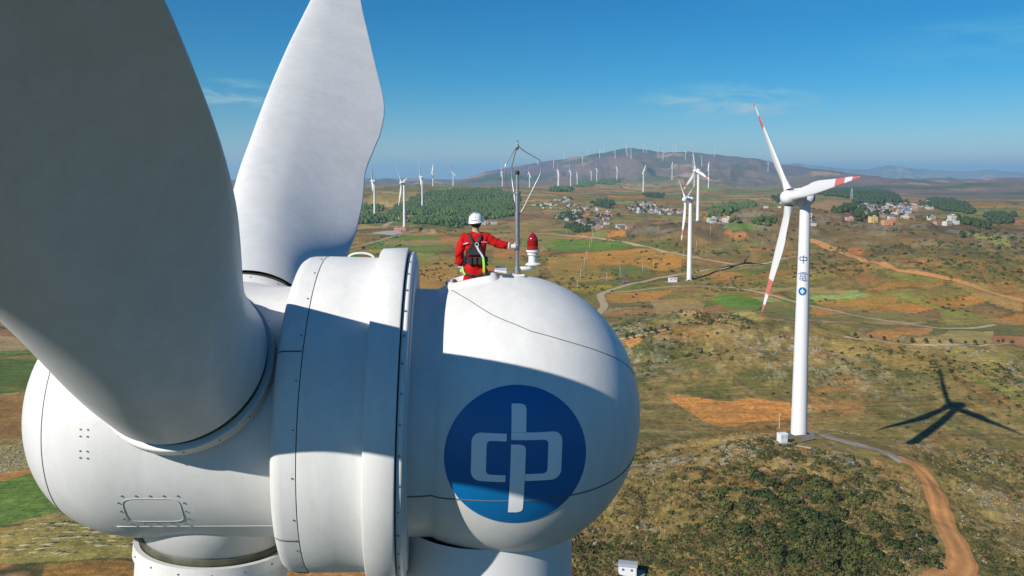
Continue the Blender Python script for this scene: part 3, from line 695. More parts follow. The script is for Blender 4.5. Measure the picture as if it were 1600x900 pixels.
disc = logo_disc(.006, 'emblem_disc', M_blue, nac)
# strokes of the emblem in its own units: centre (357, 577), radius 195
def stroke_polys():
    P = []
    def rect(x0, y0, x1, y1, rc=None):
        pts = [(x0, y0), (x1, y0), (x1, y1), (x0, y1)]; P.append(('r', x0, y0, x1, y1, rc))
    rect(340, 428, 380, 501, 'tr'); rect(340, 533, 380, 733, 'tr br')
    P.append(('band', [(340, 511), (380, 511), (452, 511)], 20)); P.append(('arc', 452, 531, 8, 28, 10, -90, 0, 40)); 
    return P
shapes = []
def quadgrid(f, na, nb):
    """f(s,t) -> logo units; grid mesh"""
    s, t = np.meshgrid(np.linspace(0, 1, na + 1), np.linspace(0, 1, nb + 1), indexing='ij'); X, Y = f(s, t)
    a = (X - 357) / 195 * LR; b = -(Y - 577) / 195 * LR
    V = decal_pts(a.ravel(), b.ravel(), .012); i, k = np.meshgrid(np.arange(na), np.arange(nb), indexing='ij')
    Fq = np.stack([i * (nb + 1) + k, (i + 1) * (nb + 1) + k, (i + 1) * (nb + 1) + k + 1, i * (nb + 1) + k + 1], -1).reshape(-1, 4)
    return V, Fq
lg = MB()
def bar(x0, y0, x1, y1, r1=0, r2=0, na=8, nb=24):
    """upright bar, rounded at its right corners (r1 top, r2 bottom)"""
    def f(s, t):
        Y = y0 + (y1 - y0) * t; w = np.full_like(t, x1 - x0)
        for r, ed in ((r1, Y - y0), (r2, y1 - Y)):
            if r: q = np.clip((r - ed) / r, 0, 1); w = w - r * (1 - np.sqrt(1 - q * q))
        return x0 + w * s, Y
    lg.put(*quadgrid(f, na, nb))
def hook(cx_, side, xin, ytop, ybot, xo, tw, vw, x_end_top, x_end_bot, ro):
    """bracket: top band, outer upright, bottom band, drawn as one ribbon between an outer and an inner outline"""
    n = 14
    def outline(x_far, yt, yb, r):
        pts = [(x_end_top, yt)]
        for k in range(n + 1):
            a = math.pi / 2 * k / n; pts.append((x_far - side * r * (1 - math.sin(a)), yt + r * (1 - math.cos(a))))
        for k in range(n + 1):
            a = math.pi / 2 * k / n; pts.append((x_far - side * r * (1 - math.cos(a)), yb - r * (1 - math.sin(a))))
        pts.append((x_end_bot, yb)); return np.array(pts, float)
    o = outline(xo, ytop, ybot, ro); i = outline(xin, ytop + tw, ybot - tw, max(2, ro * .45))
    def dens(p):
        out = []
        for q in range(len(p) - 1):
            m = 12 if q in (0, len(p) - 2) else (16 if q == n + 1 else 1)
            for j in range(m): out.append(p[q] + (p[q + 1] - p[q]) * j / m)
        out.append(p[-1]); return np.array(out)
    o, i = dens(o), dens(i)
    def f(s, t):
        k = np.round(s * (len(o) - 1)).astype(int); return o[k, 0] + (i[k, 0] - o[k, 0]) * t, o[k, 1] + (i[k, 1] - o[k, 1]) * t
    lg.put(*quadgrid(f, len(o) - 1, 4))
bar(340, 428, 380, 500.5, 14, 0); bar(340, 533, 380, 733, 14, 14, 8, 50)
hook(0, 1, 441, 501, 634, 480, 20, 39, 340, 381, 26)
hook(0, -1, 275, 505, 638, 235, 20, 40, 328, 328, 26)
lg.build('emblem_sign', M_logow, disc, True)

# generator ring
ringprof = [(-3.20, 1.98), (-3.27, 2.05), (-3.31, 2.20), (-3.31, 2.30), (-3.285, 2.365), (-3.23, 2.405), (-3.15, 2.42), (-2.958, 2.425)]
Vr, Fr = revolve(ringprof, O, A, Pv, Uv, 180)
gen = add('generator_casing', *revolve([(-2.945, 2.425), (-2.93, 2.43), (-2.5, 2.43), (-2.10, 2.425), (-2.085, 2.43)], O, A, Pv, Uv, 180), M_white, NT)
gen.data.flip_normals()
fr = add('front_rim', Vr, Fr[:, ::-1], M_white, gen)
col_ = add('collar', *revolve([(-2.09, 2.40), (-2.09, 2.56), (-2.075, 2.575), (-1.70, 2.60), (-1.675, 2.59), (-1.67, 2.57), (-1.67, 2.40)], O, A, Pv, Uv, 180), M_white, gen); col_.data.flip_normals(); auto_sharp(col_, 50)
add('seal', *revolve([(-1.672, 2.50), (-1.650, 2.50)], O, A, Pv, Uv, 180), M_darkm, gen, False)
add('rear_rim', *revolve([(-1.650, 2.45), (-1.648, 2.535), (-1.60, 2.54), (-1.565, 2.53), (-1.555, 2.42), (-1.545, 2.41)], O, A, Pv, Uv, 180), M_white, gen, False)
add('back_plate', *revolve([(-1.545, 2.41), (-1.535, 2.41), (-1.53, 1.93)], O, A, Pv, Uv, 120), M_white, gen, False)
sg = MB(); sg.V.append(revolve([(-2.96, 2.405), (-2.944, 2.405)], O, A, Pv, Uv, 180)[0]); sg.F += revolve([(-2.96, 2.405), (-2.944, 2.405)], O, A, Pv, Uv, 180)[1].tolist(); sg.I += [0] * 180; sg.n += 360
sg.build('seam', M_seam, gen, True)
for ph in (34.5, -29.5, 98, 150, 205, 265, 300):
    b = MB(); u = np.linspace(-3.27, -2.97, 12); r = np.interp(u, [-3.31, -3.285, -3.23, -3.15, -2.965], [2.30, 2.365, 2.405, 2.42, 2.425])
    b.tube(onaxis(u, r + .002, ph), .010, 6); b.build('seam', M_seam, fr, True)
STUD = {}
def studs(pts, size, name, parent, m=M_bolt, h=.5):
    """each bolt head is an object of its own; all share one mesh"""
    key = (m.name, round(size, 4))
    for (p, n_) in pts:
        n_ = n_ / np.linalg.norm(n_)
        if key not in STUD:
            b = MB(); b.tube([(0, 0, -size * .3), (0, 0, size * h)], [size * .55, size * .45], 6); o = b.build(name, m, None, False); STUD[key] = o.data; o.parent = parent
        else:
            o = bpy.data.objects.new(name, STUD[key]); scene.collection.objects.link(o); o.parent = parent
        o.location = Vector(p - root_loc(parent)); o.rotation_euler = Vector(n_).to_track_quat('Z', 'Y').to_euler()
def rad(phi): a = R(phi); return math.cos(a) * Pv + math.sin(a) * Uv
studs([(onaxis(-3.0, 2.427, p), rad(p)) for p in np.arange(-80, 100, 15.)], .022, 'bolt', gen, M_seam)
studs([(onaxis(-1.615, 2.535, p), rad(p)) for p in np.arange(-60, 130, 9.)], .035, 'bolt', gen)
# carrying handle on top of the casing
b = MB(); hh = []
for k in range(13):
    a = math.pi * k / 12; hh.append(onaxis(-2.44 - .20 * math.cos(a), 2.42 + .075 * math.sin(a), 96.))
b.tube(hh, .018, 8); b.build('lifting_handle', M_white, gen, True)
# hub
us = np.concatenate([np.linspace(-3.10, -5.4, 40), -(5.4 + 1.9 * np.sin(np.linspace(0, math.pi / 2, 50))[1:])])
hub = add('hub', *revolve([(u, float(hub_r(u))) for u in us], O, A, Pv, Uv, 180), M_white, NT)
seamr = MB(); pts = [onaxis(-6.50, float(hub_r(-6.50)) + .001, p) for p in np.arange(0, 361, 3.)]; seamr.tube(pts, .008, 5, caps=False); seamr.build('seam', M_seam, hub, True)
pts = [onaxis(u, 1.931, -42.) for u in np.linspace(-3.2, -5.6, 10)]; q = MB(); q.tube(pts, .005, 5); q.build('seam', mat('pale_joint', (.55, .55, .53), .6), hub, True)
# access cover on the hub
def surf(u, phi, lift): return onaxis(u, float(hub_r(u)) + lift, phi)
cu0, cu1, cp0, cp1 = -5.40, -4.63, -37.5, -22.7
ring_ = []
for k in range(64):
    a = 2 * math.pi * k / 64; c_, s_ = math.cos(a), math.sin(a); e_ = 5.5
    rr_ = (abs(c_) ** e_ + abs(s_) ** e_) ** (-1 / e_)
    ring_.append(surf((cu0 + cu1) / 2 + c_ * rr_ * (cu1 - cu0) / 2, (cp0 + cp1) / 2 + s_ * rr_ * (cp1 - cp0) / 2, .004))
ring_.append(ring_[0]); b = MB(); b.tube(ring_, .004, 5, caps=False); b.build('access_cover', mat('cover_joint', (.52, .52, .50), .6), hub, True)
sp = []
for f in (0.02, .26, .5, .74, .98): sp += [(cu0 + (cu1 - cu0) * f, cp1 + 1.6), (cu0 + (cu1 - cu0) * f, cp0 - 1.8)]
for f in (.15, .5, .85): sp += [(cu0 - .05, cp0 + (cp1 - cp0) * f), (cu1 + .05, cp0 + (cp1 - cp0) * f)]
for du in (0, .1):
    for ph in (7.6, 4.8, -1.2, -4.1): sp.append((-5.88 + du, ph))
studs([(surf(u, p, 0), rad(p)) for u, p in sp], .026, 'bolt', hub)
# blades
BST = np.array([[2.2, 1.159, 1.159, 2.318], [3.2, 1.151, 1.137, 2.176], [4.2, 1.053, 1.404, 1.753], [5.2, 0.999, 1.661, 1.345], [6.4, 1.035, 1.839, 1.05], [8.0, 1.084, 1.955, 0.84], [9.6, 1.076, 1.946, 0.72], [11.2, 1.078, 2.19, 0.64], [14.0, 1.059, 2.538, 0.53], [18.0, 0.963, 2.078, 0.42], [24.0, 0.723, 1.445, 0.3], [30.0, 0.476, 0.936, 0.2], [34.0, 0.304, 0.533, 0.12], [36.0, 0.156, 0.22, 0.06], [36.4, 0.048, 0.05, 0.02]])
def blade_mesh(n_st=64, n_sec=48, stations=BST, t0=2.2):
    """root to tip along +Z, leading edge at -X, thickness along Y"""
    t = np.concatenate([np.linspace(t0, 12, n_st // 2), np.linspace(12, 36.4, n_st - n_st // 2)[1:]])
    V = []
    from_circle = lambda t_: float(1 - sstep(2.7, 7.0, t_))
    for t_ in t:
        le, te, th = [float(np.interp(t_, stations[:, 0], stations[:, k])) for k in (1, 2, 3)]
        w = from_circle(t_); tw = R(float(np.interp(t_, [2.4, 8, 20, 36], [9, 8, 3, -1])))
        for k in range(n_sec):
            a = 2 * math.pi * k / n_sec; c_ = (1 - math.cos(a)) / 2          # 0 at leading edge, 1 at trailing edge
            xc = -le + (le + te) * c_
            ell = .5 * th * math.sin(a)
            naca = 5 * th * (.2969 * math.sqrt(c_) - .1260 * c_ - .3516 * c_ ** 2 + .2843 * c_ ** 3 - .098 * c_ ** 4) * (1 if math.sin(a) >= 0 else -1) * (1.0 if math.sin(a) >= 0 else .82) if abs(math.sin(a)) > 1e-9 else 0
            yv = ell * w + naca * (1 - w)
            if xc > 0 and math.sin(a) < 0: yv += (1 - w) * .05 * th * math.sin(math.pi * min(1, xc / te))
            V.append((xc * math.cos(tw) - yv * math.sin(tw), xc * math.sin(tw) + yv * math.cos(tw), t_))
    V = np.array(V)
    # smooth stations
    n = len(t); Vr_ = V.reshape(n, n_sec, 3)
    for _ in range(6):
        Vr_[1:-1, :, :2] = (Vr_[:-2, :, :2] + 2 * Vr_[1:-1, :, :2] + Vr_[2:, :, :2]) / 4
    V = Vr_.reshape(-1, 3)
    Fc = [[i * n_sec + k, i * n_sec + (k + 1) % n_sec, (i + 1) * n_sec + (k + 1) % n_sec, (i + 1) * n_sec + k] for i in range(n - 1) for k in range(n_sec)]
    Fc.append(list(range((n - 1) * n_sec, n * n_sec)))
    return V, Fc
HC_ = onaxis(-4.44, 0., 0.)
ROT0, CONE, PITCH = 33.7, R(4.3), R(10)
for bi in range(3):
    aa = R(ROT0 + 120 * bi); d_ = Pv * math.cos(aa) + Uv * math.sin(aa)
    Zb = d_ * math.cos(CONE) - A * math.sin(CONE); X0 = A * math.cos(CONE) + d_ * math.sin(CONE); Y0 = np.cross(Zb, X0)
    Xb = X0 * math.cos(PITCH) + Y0 * math.sin(PITCH); Yb = np.cross(Zb, Xb)
    Vb, Fb = blade_mesh(90, 64)
    Vw = HC_ + Vb[:, :1] * Xb + Vb[:, 1:2] * Yb + Vb[:, 2:] * Zb
    bl = add('blade', Vw, Fb, M_blade, NT)
    add('root_socket', *revolve([(1.2, 1.08), (1.98, 1.08), (1.98, 1.0)], HC_, Zb, Xb, Yb, 96), M_white, bl)
    add('root_seal', *revolve([(1.97, 1.09), (2.03, 1.12), (2.06, 1.10), (2.12, 1.105), (2.25, 1.09)], HC_, Zb, Xb, Yb, 96), M_gasket, bl)
    lip = add('root_collar', *revolve([(1.80, 1.05), (1.80, 1.19), (1.82, 1.205), (2.00, 1.205), (2.015, 1.19), (2.015, 1.11)] if bi < 2 else [(2.07, 1.12), (2.07, 1.20), (2.26, 1.20), (2.26, 1.10)], HC_, Zb, Xb, Yb, 96), M_white, bl); auto_sharp(lip, 40)
    studs([(HC_ + Zb * (1.92 if bi < 2 else 2.16) + (math.cos(a) * Xb + math.sin(a) * Yb) * 1.20, math.cos(a) * Xb + math.sin(a) * Yb) for a in np.arange(0, 6.28, .39)], .026, 'bolt', bl, M_seam)
# roof hatch: raised rim, inner platform, side plates
def roof(u, v, up):
    """point over the roof: u along, v across (towards the camera), up above the shell"""
    r = float(dome_r(u)); w = math.sqrt(max(0, r * r - v * v)); return O + A * u + Pv * v + Uv * (w + up)
def frame_loop(du, dv, up, n=64, e_=6):
    out = []
    for k in range(n):
        a = 2 * math.pi * k / n; c_, s_ = math.cos(a), math.sin(a); rr_ = (abs(c_) ** e_ + abs(s_) ** e_) ** (-1 / e_)
        out.append(roof(hatch_c + c_ * rr_ * ((HU1 - HU0) / 2 + du), s_ * rr_ * (HW + dv), up))
    return out
loops = [frame_loop(-.03, -.03, -.10), frame_loop(-.03, -.03, .055), frame_loop(.0, .0, .075), frame_loop(.05, .05, .06), frame_loop(.10, .10, -.02)]
Vh = np.concatenate(loops); Fh = [[i * 64 + k, i * 64 + (k + 1) % 64, (i + 1) * 64 + (k + 1) % 64, (i + 1) * 64 + k] for i in range(4) for k in range(64)]
add('hatch_rim', Vh, Fh, M_white, nac)
b = MB(); b.box(O + A * hatch_c + Uv * (2.12 - .78), (.9, .8, .04)); b.build('hatch_platform', M_steel, nac)
b = MB(); Mh = Matrix.Rotation(R(8), 3, 'Y'); b.box(roof(-.19, .02, .10), (.20, .56, .035), Mh, 0, .012); b.build('hatch_cover', M_white, nac)
b = MB(); b.box(roof(-1.02, -.05, .04), (.10, .14, .07), None, 0, .02); b.tube([roof(-1.04, .05, .0), roof(-1.05, .06, .07), roof(-1.0, .1, .09)], .012, 6); b.build('anchor_bracket', M_steel, nac)
for uu_ in (.80, .95, 1.10, 1.25, 1.40, 1.52):
    b = MB(); p = onaxis(uu_, float(dome_r(uu_)) + .01, 108.); b.box(p, (.05, .05, .05), None, 0, .01); b.build('edge_clip', M_bolt, nac)

# mast with its wire cage
mx, my = .085, 12.74; mz0 = float(roof(.145, 0, 0)[2])
mast = MB(); mast.tube([(mx, my, mz0 - .05), (mx, my, -.31)], .040, 16); mast.tube([(mx, my, -.31), (mx, my, -.30), (mx, my, -.02)], [.040, .026, .026], 12); mast.tube([(mx, my, mz0 + .04), (mx, my, mz0 + .14)], .055, 12)
mast_o = mast.build('lightning_mast', M_steel, NT, True); auto_sharp(mast_o, 40)
b = MB(); b.box((mx, my, mz0 + .02), (.24, .20, .03), None, 0, .006); b.build('mast_base', M_white, mast_o)
b = MB(); b.tube([(mx, my, -.345), (mx, my, -.335), (mx, my, -.30), (mx, my, -.29)], [.045, .062, .062, .045], 12); b.build('mast_clamp', M_steel, mast_o)
ball = MB(); hb = [(-.02, .018), (.0, .034), (.03, .038), (.05, .03), (.058, .008)]; Vb_, Fb_ = revolve(hb, np.array([mx, my, -.02]), zz, xx, yy, 14); ball.put(Vb_, Fb_.tolist()); ball.build('sensor_tip', M_darkm, mast_o, True)
for az_ in (4, 112, 214):
    ca_, sa_ = math.cos(R(az_)), math.sin(R(az_)); q = [(.03, -.68), (.10, -.56), (.37, -.10), (.385, .02), (.38, .11), (.13, .33), (.03, .405), (.0, .44)]
    q = smooth_line(np.array([(mx + r_ * ca_ * (1 if az_ == 4 else .62), my + r_ * sa_ * .62, z_ + (.08 if az_ == 4 else .0) * (abs(r_) > .3)) for r_, z_ in q]), .03)
    b = MB(); b.tube(q, .0095, 6); b.build('cage_rod', M_steel, mast_o, True)
b = MB(); b.tube([(mx, my, .36), (mx, my, .52)], [.017, .012], 8); b.tube([(mx, my, .38), (mx, my, .45)], .022, 8); b.build('cage_finial', M_bolt, mast_o, True)
# red warning lamp on its bracket
lx, ly = .335, 12.86; 
bs = MB(); Vb_, Fb_ = revolve([(-1.49, .001), (-1.49, .13), (-1.475, .135), (-1.46, .10), (-1.45, .068), (-1.34, .068), (-1.325, .09), (-1.285, .092), (-1.275, .115), (-1.245, .115), (-1.24, .001)], np.array([lx, ly, 0]), zz, xx, yy, 32); bs.put(Vb_, Fb_.tolist())
lamp = bs.build('warning_lamp', M_white, mast_o, True); auto_sharp(lamp, 40)
M_redglass = bpy.data.materials.new('red_glass'); M_redglass.use_nodes = True; bb_ = M_redglass.node_tree.nodes['Principled BSDF']
bb_.inputs['Base Color'].default_value = (.36, .012, .010, 1); bb_.inputs['Roughness'].default_value = .15; bb_.inputs['Coat Weight'].default_value = .5; bb_.inputs['Transmission Weight'].default_value = .25
Vb_, Fb_ = revolve([(-1.245, .092), (-1.22, .094), (-1.21, .090), (-1.16, .090), (-1.15, .093), (-1.10, .088), (-1.09, .091), (-1.05, .080), (-1.02, .062), (-.99, .035), (-.975, .012), (-.95, .006), (-.945, .001)], np.array([lx, ly, 0]), zz, xx, yy, 32)
add('lamp_glass', Vb_, Fb_, M_redglass, lamp)
b = MB(); b.tube([(mx, my, -1.53), (lx - .08, my + .03, -1.545), (lx, ly, -1.525), (lx, ly, -1.48)], [.03, .034, .05, .05], 8); b.build('lamp_bracket', M_white, lamp, True)

# ------------------------------------------------------------------ the other turbines of the wind farm
M_far = mat('turbine_white', (.69, .69, .70), .45)
M_redband = mat('red_band', (.58, .15, .14), .5)
M_char = mat('lettering_blue', (.04, .09, .24), .5)
X_, Y_, Z_ = np.array([1., 0, 0]), np.array([0, 1., 0]), np.array([0, 0, 1.])
OL = np.array([.36, 0, 65.05])
def quads_list(VF): return VF[0], VF[1].tolist()
def shared(name, V, Fc, m, midx=None, smooth=True):
    o = add(name, V, Fc, m, None, smooth, midx); me = o.data; bpy.data.objects.remove(o); return me
tzz = np.linspace(-.6, 63.35, 14)
me_tower = shared('tower', *quads_list(revolve(list(zip(tzz, np.interp(tzz, [0, 63.3], [2.15, 1.36]))), np.zeros(3), Z_, X_, Y_, 32)), M_far)
us_ = np.concatenate([[-1.6, -1.2, -1.07], np.linspace(-1, 1.4, 10), 2.12 * np.sin(np.linspace(math.asin(1.5 / 2.12), math.pi / 2, 8))])
me_nac = shared('nacelle', *quads_list(revolve([(u, nprof(u)) for u in us_], OL, X_, -Y_, Z_, 32)), M_far)
us_ = np.concatenate([np.linspace(-3.1, -5.4, 6), -(5.4 + 1.9 * np.sin(np.linspace(0, math.pi / 2, 8))[1:])])
me_hub = shared('hub', *quads_list(revolve([(u, float(hub_r(u))) for u in us_], OL, X_, -Y_, Z_, 32)), M_far)
me_gen = shared('generator_casing', *quads_list(revolve([(-3.2, 1.98), (-3.3, 2.3), (-3.15, 2.42), (-2.1, 2.43), (-2.09, 2.56), (-1.67, 2.6), (-1.66, 2.3), (-1.6, 2.3), (-1.5, 1.9)], OL, X_, -Y_, Z_, 32)), M_far)
HUBL = OL + np.array([-4.44, 0, 0])
Vb0, Fb0 = blade_mesh(44, 14)
zc_ = np.array([np.mean([Vb0[i][2] for i in f]) for f in Fb0])
me_blade = shared('blade', Vb0, Fb0, M_far)
me_bladered = shared('blade', Vb0, Fb0, [M_far, M_redband], ((zc_ > 25.3) & (zc_ < 28.9) | (zc_ > 32.6)).astype(int))
def make_turbine(loc, yaw, phase, red, label, group=None, pitch=14):
    t = empty('wind_turbine', tuple(loc), label, 'wind turbine', group); t.rotation_euler = (0, 0, R(yaw))
    for nm, me in (('tower', me_tower), ('nacelle', me_nac), ('generator_casing', me_gen), ('hub', me_hub)):
        o = bpy.data.objects.new(nm, me); scene.collection.objects.link(o); o.parent = t
    for k in range(3):
        o = bpy.data.objects.new('blade', me_bladered if red else me_blade); scene.collection.objects.link(o); o.parent = t
        o.matrix_local = Matrix.Translation(Vector(HUBL)) @ Matrix.Rotation(R(phase + 120 * k), 4, 'X') @ Matrix.Rotation(-CONE * .6, 4, 'Y') @ Matrix.Rotation(R(pitch), 4, 'Z')
    return t
FINFO = [
    (6.8, -39, 1, 'white turbine with red banded blades and blue tower lettering on the near grassy hill', 76),
    (2.4, 70, 1, 'white turbine with red blade tips in the fields between two pale dirt roads', 62),
    (18.5, -13, 1, 'white turbine with red blade tips on the scrubby mound beyond the fork of dirt roads', 62),
    (24.6, 78, 0, 'white turbine just behind the small pink building and its concrete yard', 62),
    (14, 0, 0, 'white turbine with edge-on rotor, second from the big rear blade, behind the pine strip', 14),
    (12, 185, 0, 'white turbine half hidden by the right edge of the big rear blade', 14),
    (11, 0, 0, 'white turbine standing in the middle of the dark green pine wood', 14),
    (-25, -20, 0, 'white turbine on the pine wood crest left of the one with a Y-shaped rotor', 14),
    (41, 0, 0, 'white turbine with an upright Y-shaped rotor on the crest of the pine wood', 14),
    (-43, -36, 0, 'lone white turbine on the open plain below the mountain, one blade pointing left', 14),
    (-54, -12, 1, 'white turbine just right of the tall one on the mound, far on the plain', 14),
    (-5, -20, 1, 'small turbine just left of the tower on the mound, far on the plain', 14),
    (1, 5, 0, 'white turbine with folded blades just left of the mast cage, beyond the pine wood', 14),
    (20, 0, 0, 'white turbine seen through the wire cage of the lightning mast', 14),
    (12, 10, 0, 'left one of a close pair of turbines just right of the mast cage', 14),
    (12, 0, 0, 'white turbine with spread blades next right of the close pair by the mast', 14),
    (4, 60, 0, 'short white turbine without visible blades on the far edge of the plain', 60),
    (10, 30, 0, 'smaller turbine left of its taller neighbour on the dark green rise', 14),
    (12, 0, 0, 'taller of two neighbouring turbines on the dark green rise at the plain edge', 14),
    (14, 5, 0, 'far turbine in line with the mountain summit at the edge of the plain', 14),
    (-38, -30, 1, 'far turbine with one blade pointing left, at the mountain foot left of the mound', 14),
    (10, 15, 0, 'right one of a close pair of turbines just right of the mast cage', 14)]
TUR = []
for (px, pb, ph, D), (yaw, phase, red, label, pitch) in zip(FARM, FINFO):
    X, Y, Z = at(px, pb, D); TUR.append(make_turbine((X, Y, float(hgrid(X, Y))), yaw, phase, red, label, 'wind turbines across the plain', pitch))
MT = [(881.6, 247), (910, 254), (918, 242), (937, 246), (943, 239), (961, 247), (978, 237), (980, 244), (986, 247), (1005, 237.5), (1010, 238), (1028, 238.5), (1036, 249.5), (1052, 237.5), (1056.5, 238), (1071, 248.5), (1096.6, 259), (1116.6, 244.5), (1083, 257), (840.7, 257), (1200, 268), (865, 262)]
P = ground_points([m[0] for m in MT], [m[1] + .8 for m in MT])
for i, (m_, p) in enumerate(zip(MT, P)):
    crest = m_[1] < np.interp(m_[0], [q[0] for q in RIDGES[0][1]], [q[1] for q in RIDGES[0][1]]) + 5
    if p[1] > 9500: p = np.array(at(m_[0], m_[1] + 1, 6900)); p[2] = float(hgrid(p[0], p[1]))
    make_turbine(p, 10 + (i * 37 % 30), i * 41 % 120, 0, 'tiny white turbine on the skyline crest of the far purple mountain' if crest else 'tiny white turbine standing part way up the face of the far purple mountain', 'turbines on the skyline of the mountain' if crest else 'turbines on the face of the mountain')
# lettering on the nearest one's tower (two characters and the round emblem)
RT = TUR[0]; tr_ = [c for c in RT.children if c.name.startswith('tower')][0]; RT_NAC = [c for c in RT.children if c.name.startswith('nacelle')][0]
def on_tower(side, h, lift=.02, az=None):
    """point of the tower wall in the turbine's own frame"""
    r = np.interp(h, [0, 63.3], [2.15, 1.36]) + lift; a = AZF + side / r
    return np.array([r * math.sin(a), -r * math.cos(a), h])
base = np.array(RT.location); view = math.atan2(base[0], base[1])
AZF = -R(6.8) - view - R(4)             # faces the camera, seen in the turbine's frame
def strokes(segs, hc, size, w, name):
    b = MB()
    for (x0, y0, x1, y1) in segs:
        n = max(2, int(max(abs(x1 - x0), abs(y1 - y0)) * size / .12) + 1); P0 = np.array([x0, y0]) * size; P1 = np.array([x1, y1]) * size
        d_ = (P1 - P0) / (np.linalg.norm(P1 - P0) + 1e-9); nn = np.array([-d_[1], d_[0]]) * w / 2; V = []
        for i in range(n):
            p = P0 + (P1 - P0) * i / (n - 1)
            for s_ in (1, -1): q = p + nn * s_; V.append(on_tower(q[0], hc + q[1]))
        b.put(V, [(2 * i, 2 * i + 1, 2 * i + 3, 2 * i + 2) for i in range(n - 1)])
    me = add(name, np.concatenate(b.V), b.F, M_char, None, True); me.parent = tr_; return me
zhong = [(-.42, .28, .42, .28), (-.42, -.12, .42, -.12), (-.42, .28, -.42, -.12), (.42, .28, .42, -.12), (0, .5, 0, -.5)]
dian = [(-.34, .48, .34, .48), (-.48, .34, .48, .34), (-.48, .34, -.48, .18), (.48, .34, .48, .18), (0, .48, 0, .12), (-.3, .24, -.12, .24), (.12, .24, .3, .24), (-.3, .13, -.12, .13), (.12, .13, .3, .13),
        (-.32, .02, .32, .02), (-.32, .02, -.32, -.34), (.32, .02, .32, -.34), (-.32, -.16, .32, -.16), (-.32, -.34, .32, -.34), (0, .02, 0, -.42), (0, -.44, .46, -.44), (.46, -.44, .46, -.34)]
hh_ = lambda py: (lambda e: base[1] * math.tan(float(elev(py))) - base[2])(0)
strokes(zhong, hh_(404.5), 2.2, .26, 'lettering'); strokes(dian, hh_(431.5), 2.5, .17, 'lettering')
b = MB(); hc_ = hh_(454); S_ = 40
V = [on_tower(0, hc_, .015)] + [on_tower(1.12 * r_ * math.cos(2 * math.pi * k / S_), hc_ + 1.12 * r_ * math.sin(2 * math.pi * k / S_), .015) for r_ in (.33, .66, 1) for k in range(S_)]
Fc = [(0, 1 + k, 1 + (k + 1) % S_) for k in range(S_)] + [(1 + j * S_ + k, 1 + (j + 1) * S_ + k, 1 + (j + 1) * S_ + (k + 1) % S_, 1 + j * S_ + (k + 1) % S_) for j in range(2) for k in range(S_)]
dk = add('emblem_disc', V, Fc, M_blue, None, True); dk.parent = tr_
cp = [(0, .62, 0, .1), (0, -.02, 0, -.62), (0, .2, .36, .2), (.36, .2, .36, -.2), (.36, -.2, .04, -.2), (-.06, .2, -.36, .2), (-.36, .2, -.36, -.2), (-.36, -.2, -.06, -.2)]
M_char_keep = M_char; M_char = M_logow
e_ = strokes(cp, hc_, 1.12, .19, 'emblem_sign')
for v in e_.data.vertices: pass
M_char = M_char_keep
# the same emblem on the back of its housing
def nacelle_decal(turb, m1, m2):
    c_u, phi = .9, -8; nr = np.array([.78, -math.cos(R(phi)) * .62, math.sin(R(phi)) * .3]); nr /= np.linalg.norm(nr); lu2 = np.cross(Z_, nr); lu2 /= np.linalg.norm(lu2); lw2 = np.cross(nr, lu2)
    def pt(a, b_, lift):
        d_ = nr * 1.9 + lu2 * a + lw2 * b_; d_ /= np.linalg.norm(d_)
        k = 1 / math.sqrt((d_[0] / 2.12) ** 2 + (d_[1] ** 2 + d_[2] ** 2) / 2.2 ** 2); return OL + d_ * (k + lift)
    V = [pt(0, 0, .02)] + [pt(r_ * math.cos(2 * math.pi * k / 32), r_ * math.sin(2 * math.pi * k / 32), .02) for r_ in (.33, .66, 1) for k in range(32)]
    Fc = [(0, 1 + k, 1 + (k + 1) % 32) for k in range(32)] + [(1 + j * 32 + k, 1 + (j + 1) * 32 + k, 1 + (j + 1) * 32 + (k + 1) % 32, 1 + j * 32 + (k + 1) % 32) for j in range(2) for k in range(32)]
    o = add('emblem_disc', V, Fc, m1, None, True); o.parent = RT_NAC
    bb = MB()
    for (x0, y0, x1, y1) in cp:
        P0, P1 = np.array([x0, y0]), np.array([x1, y1]); d_ = (P1 - P0) / np.linalg.norm(P1 - P0); nn = np.array([-d_[1], d_[0]]) * .085; V = []
        for i in range(6):
            p = P0 + (P1 - P0) * i / 5
            for s_ in (1, -1): q = p + nn * s_; V.append(pt(q[0], q[1], .045))
        bb.put(V, [(2 * i, 2 * i + 1, 2 * i + 3, 2 * i + 2) for i in range(5)])
    o = add('emblem_sign', np.concatenate(bb.V), bb.F, m2, None, True); o.parent = RT_NAC
nacelle_decal(RT, M_blue, M_logow)
# plinths under the two nearest towers
M_slab = mat('slab_concrete', (.27, .26, .24), .9, var=.25, scale=1.2)
M_darkslab = mat('dark_plinth', (.10, .105, .12), .9, var=.3, scale=1)
for T, r1_ in ((RT, 3.1), (TUR[1], 3.4)):
    o = add('plinth', *revolve([(-1.5, r1_ + .2), (.34, r1_), (.44, r1_ - .1), (.46, 2.0)], np.zeros(3), Z_, X_, Y_, 40), M_darkslab if T is RT else M_slab, None, False); o.parent = T

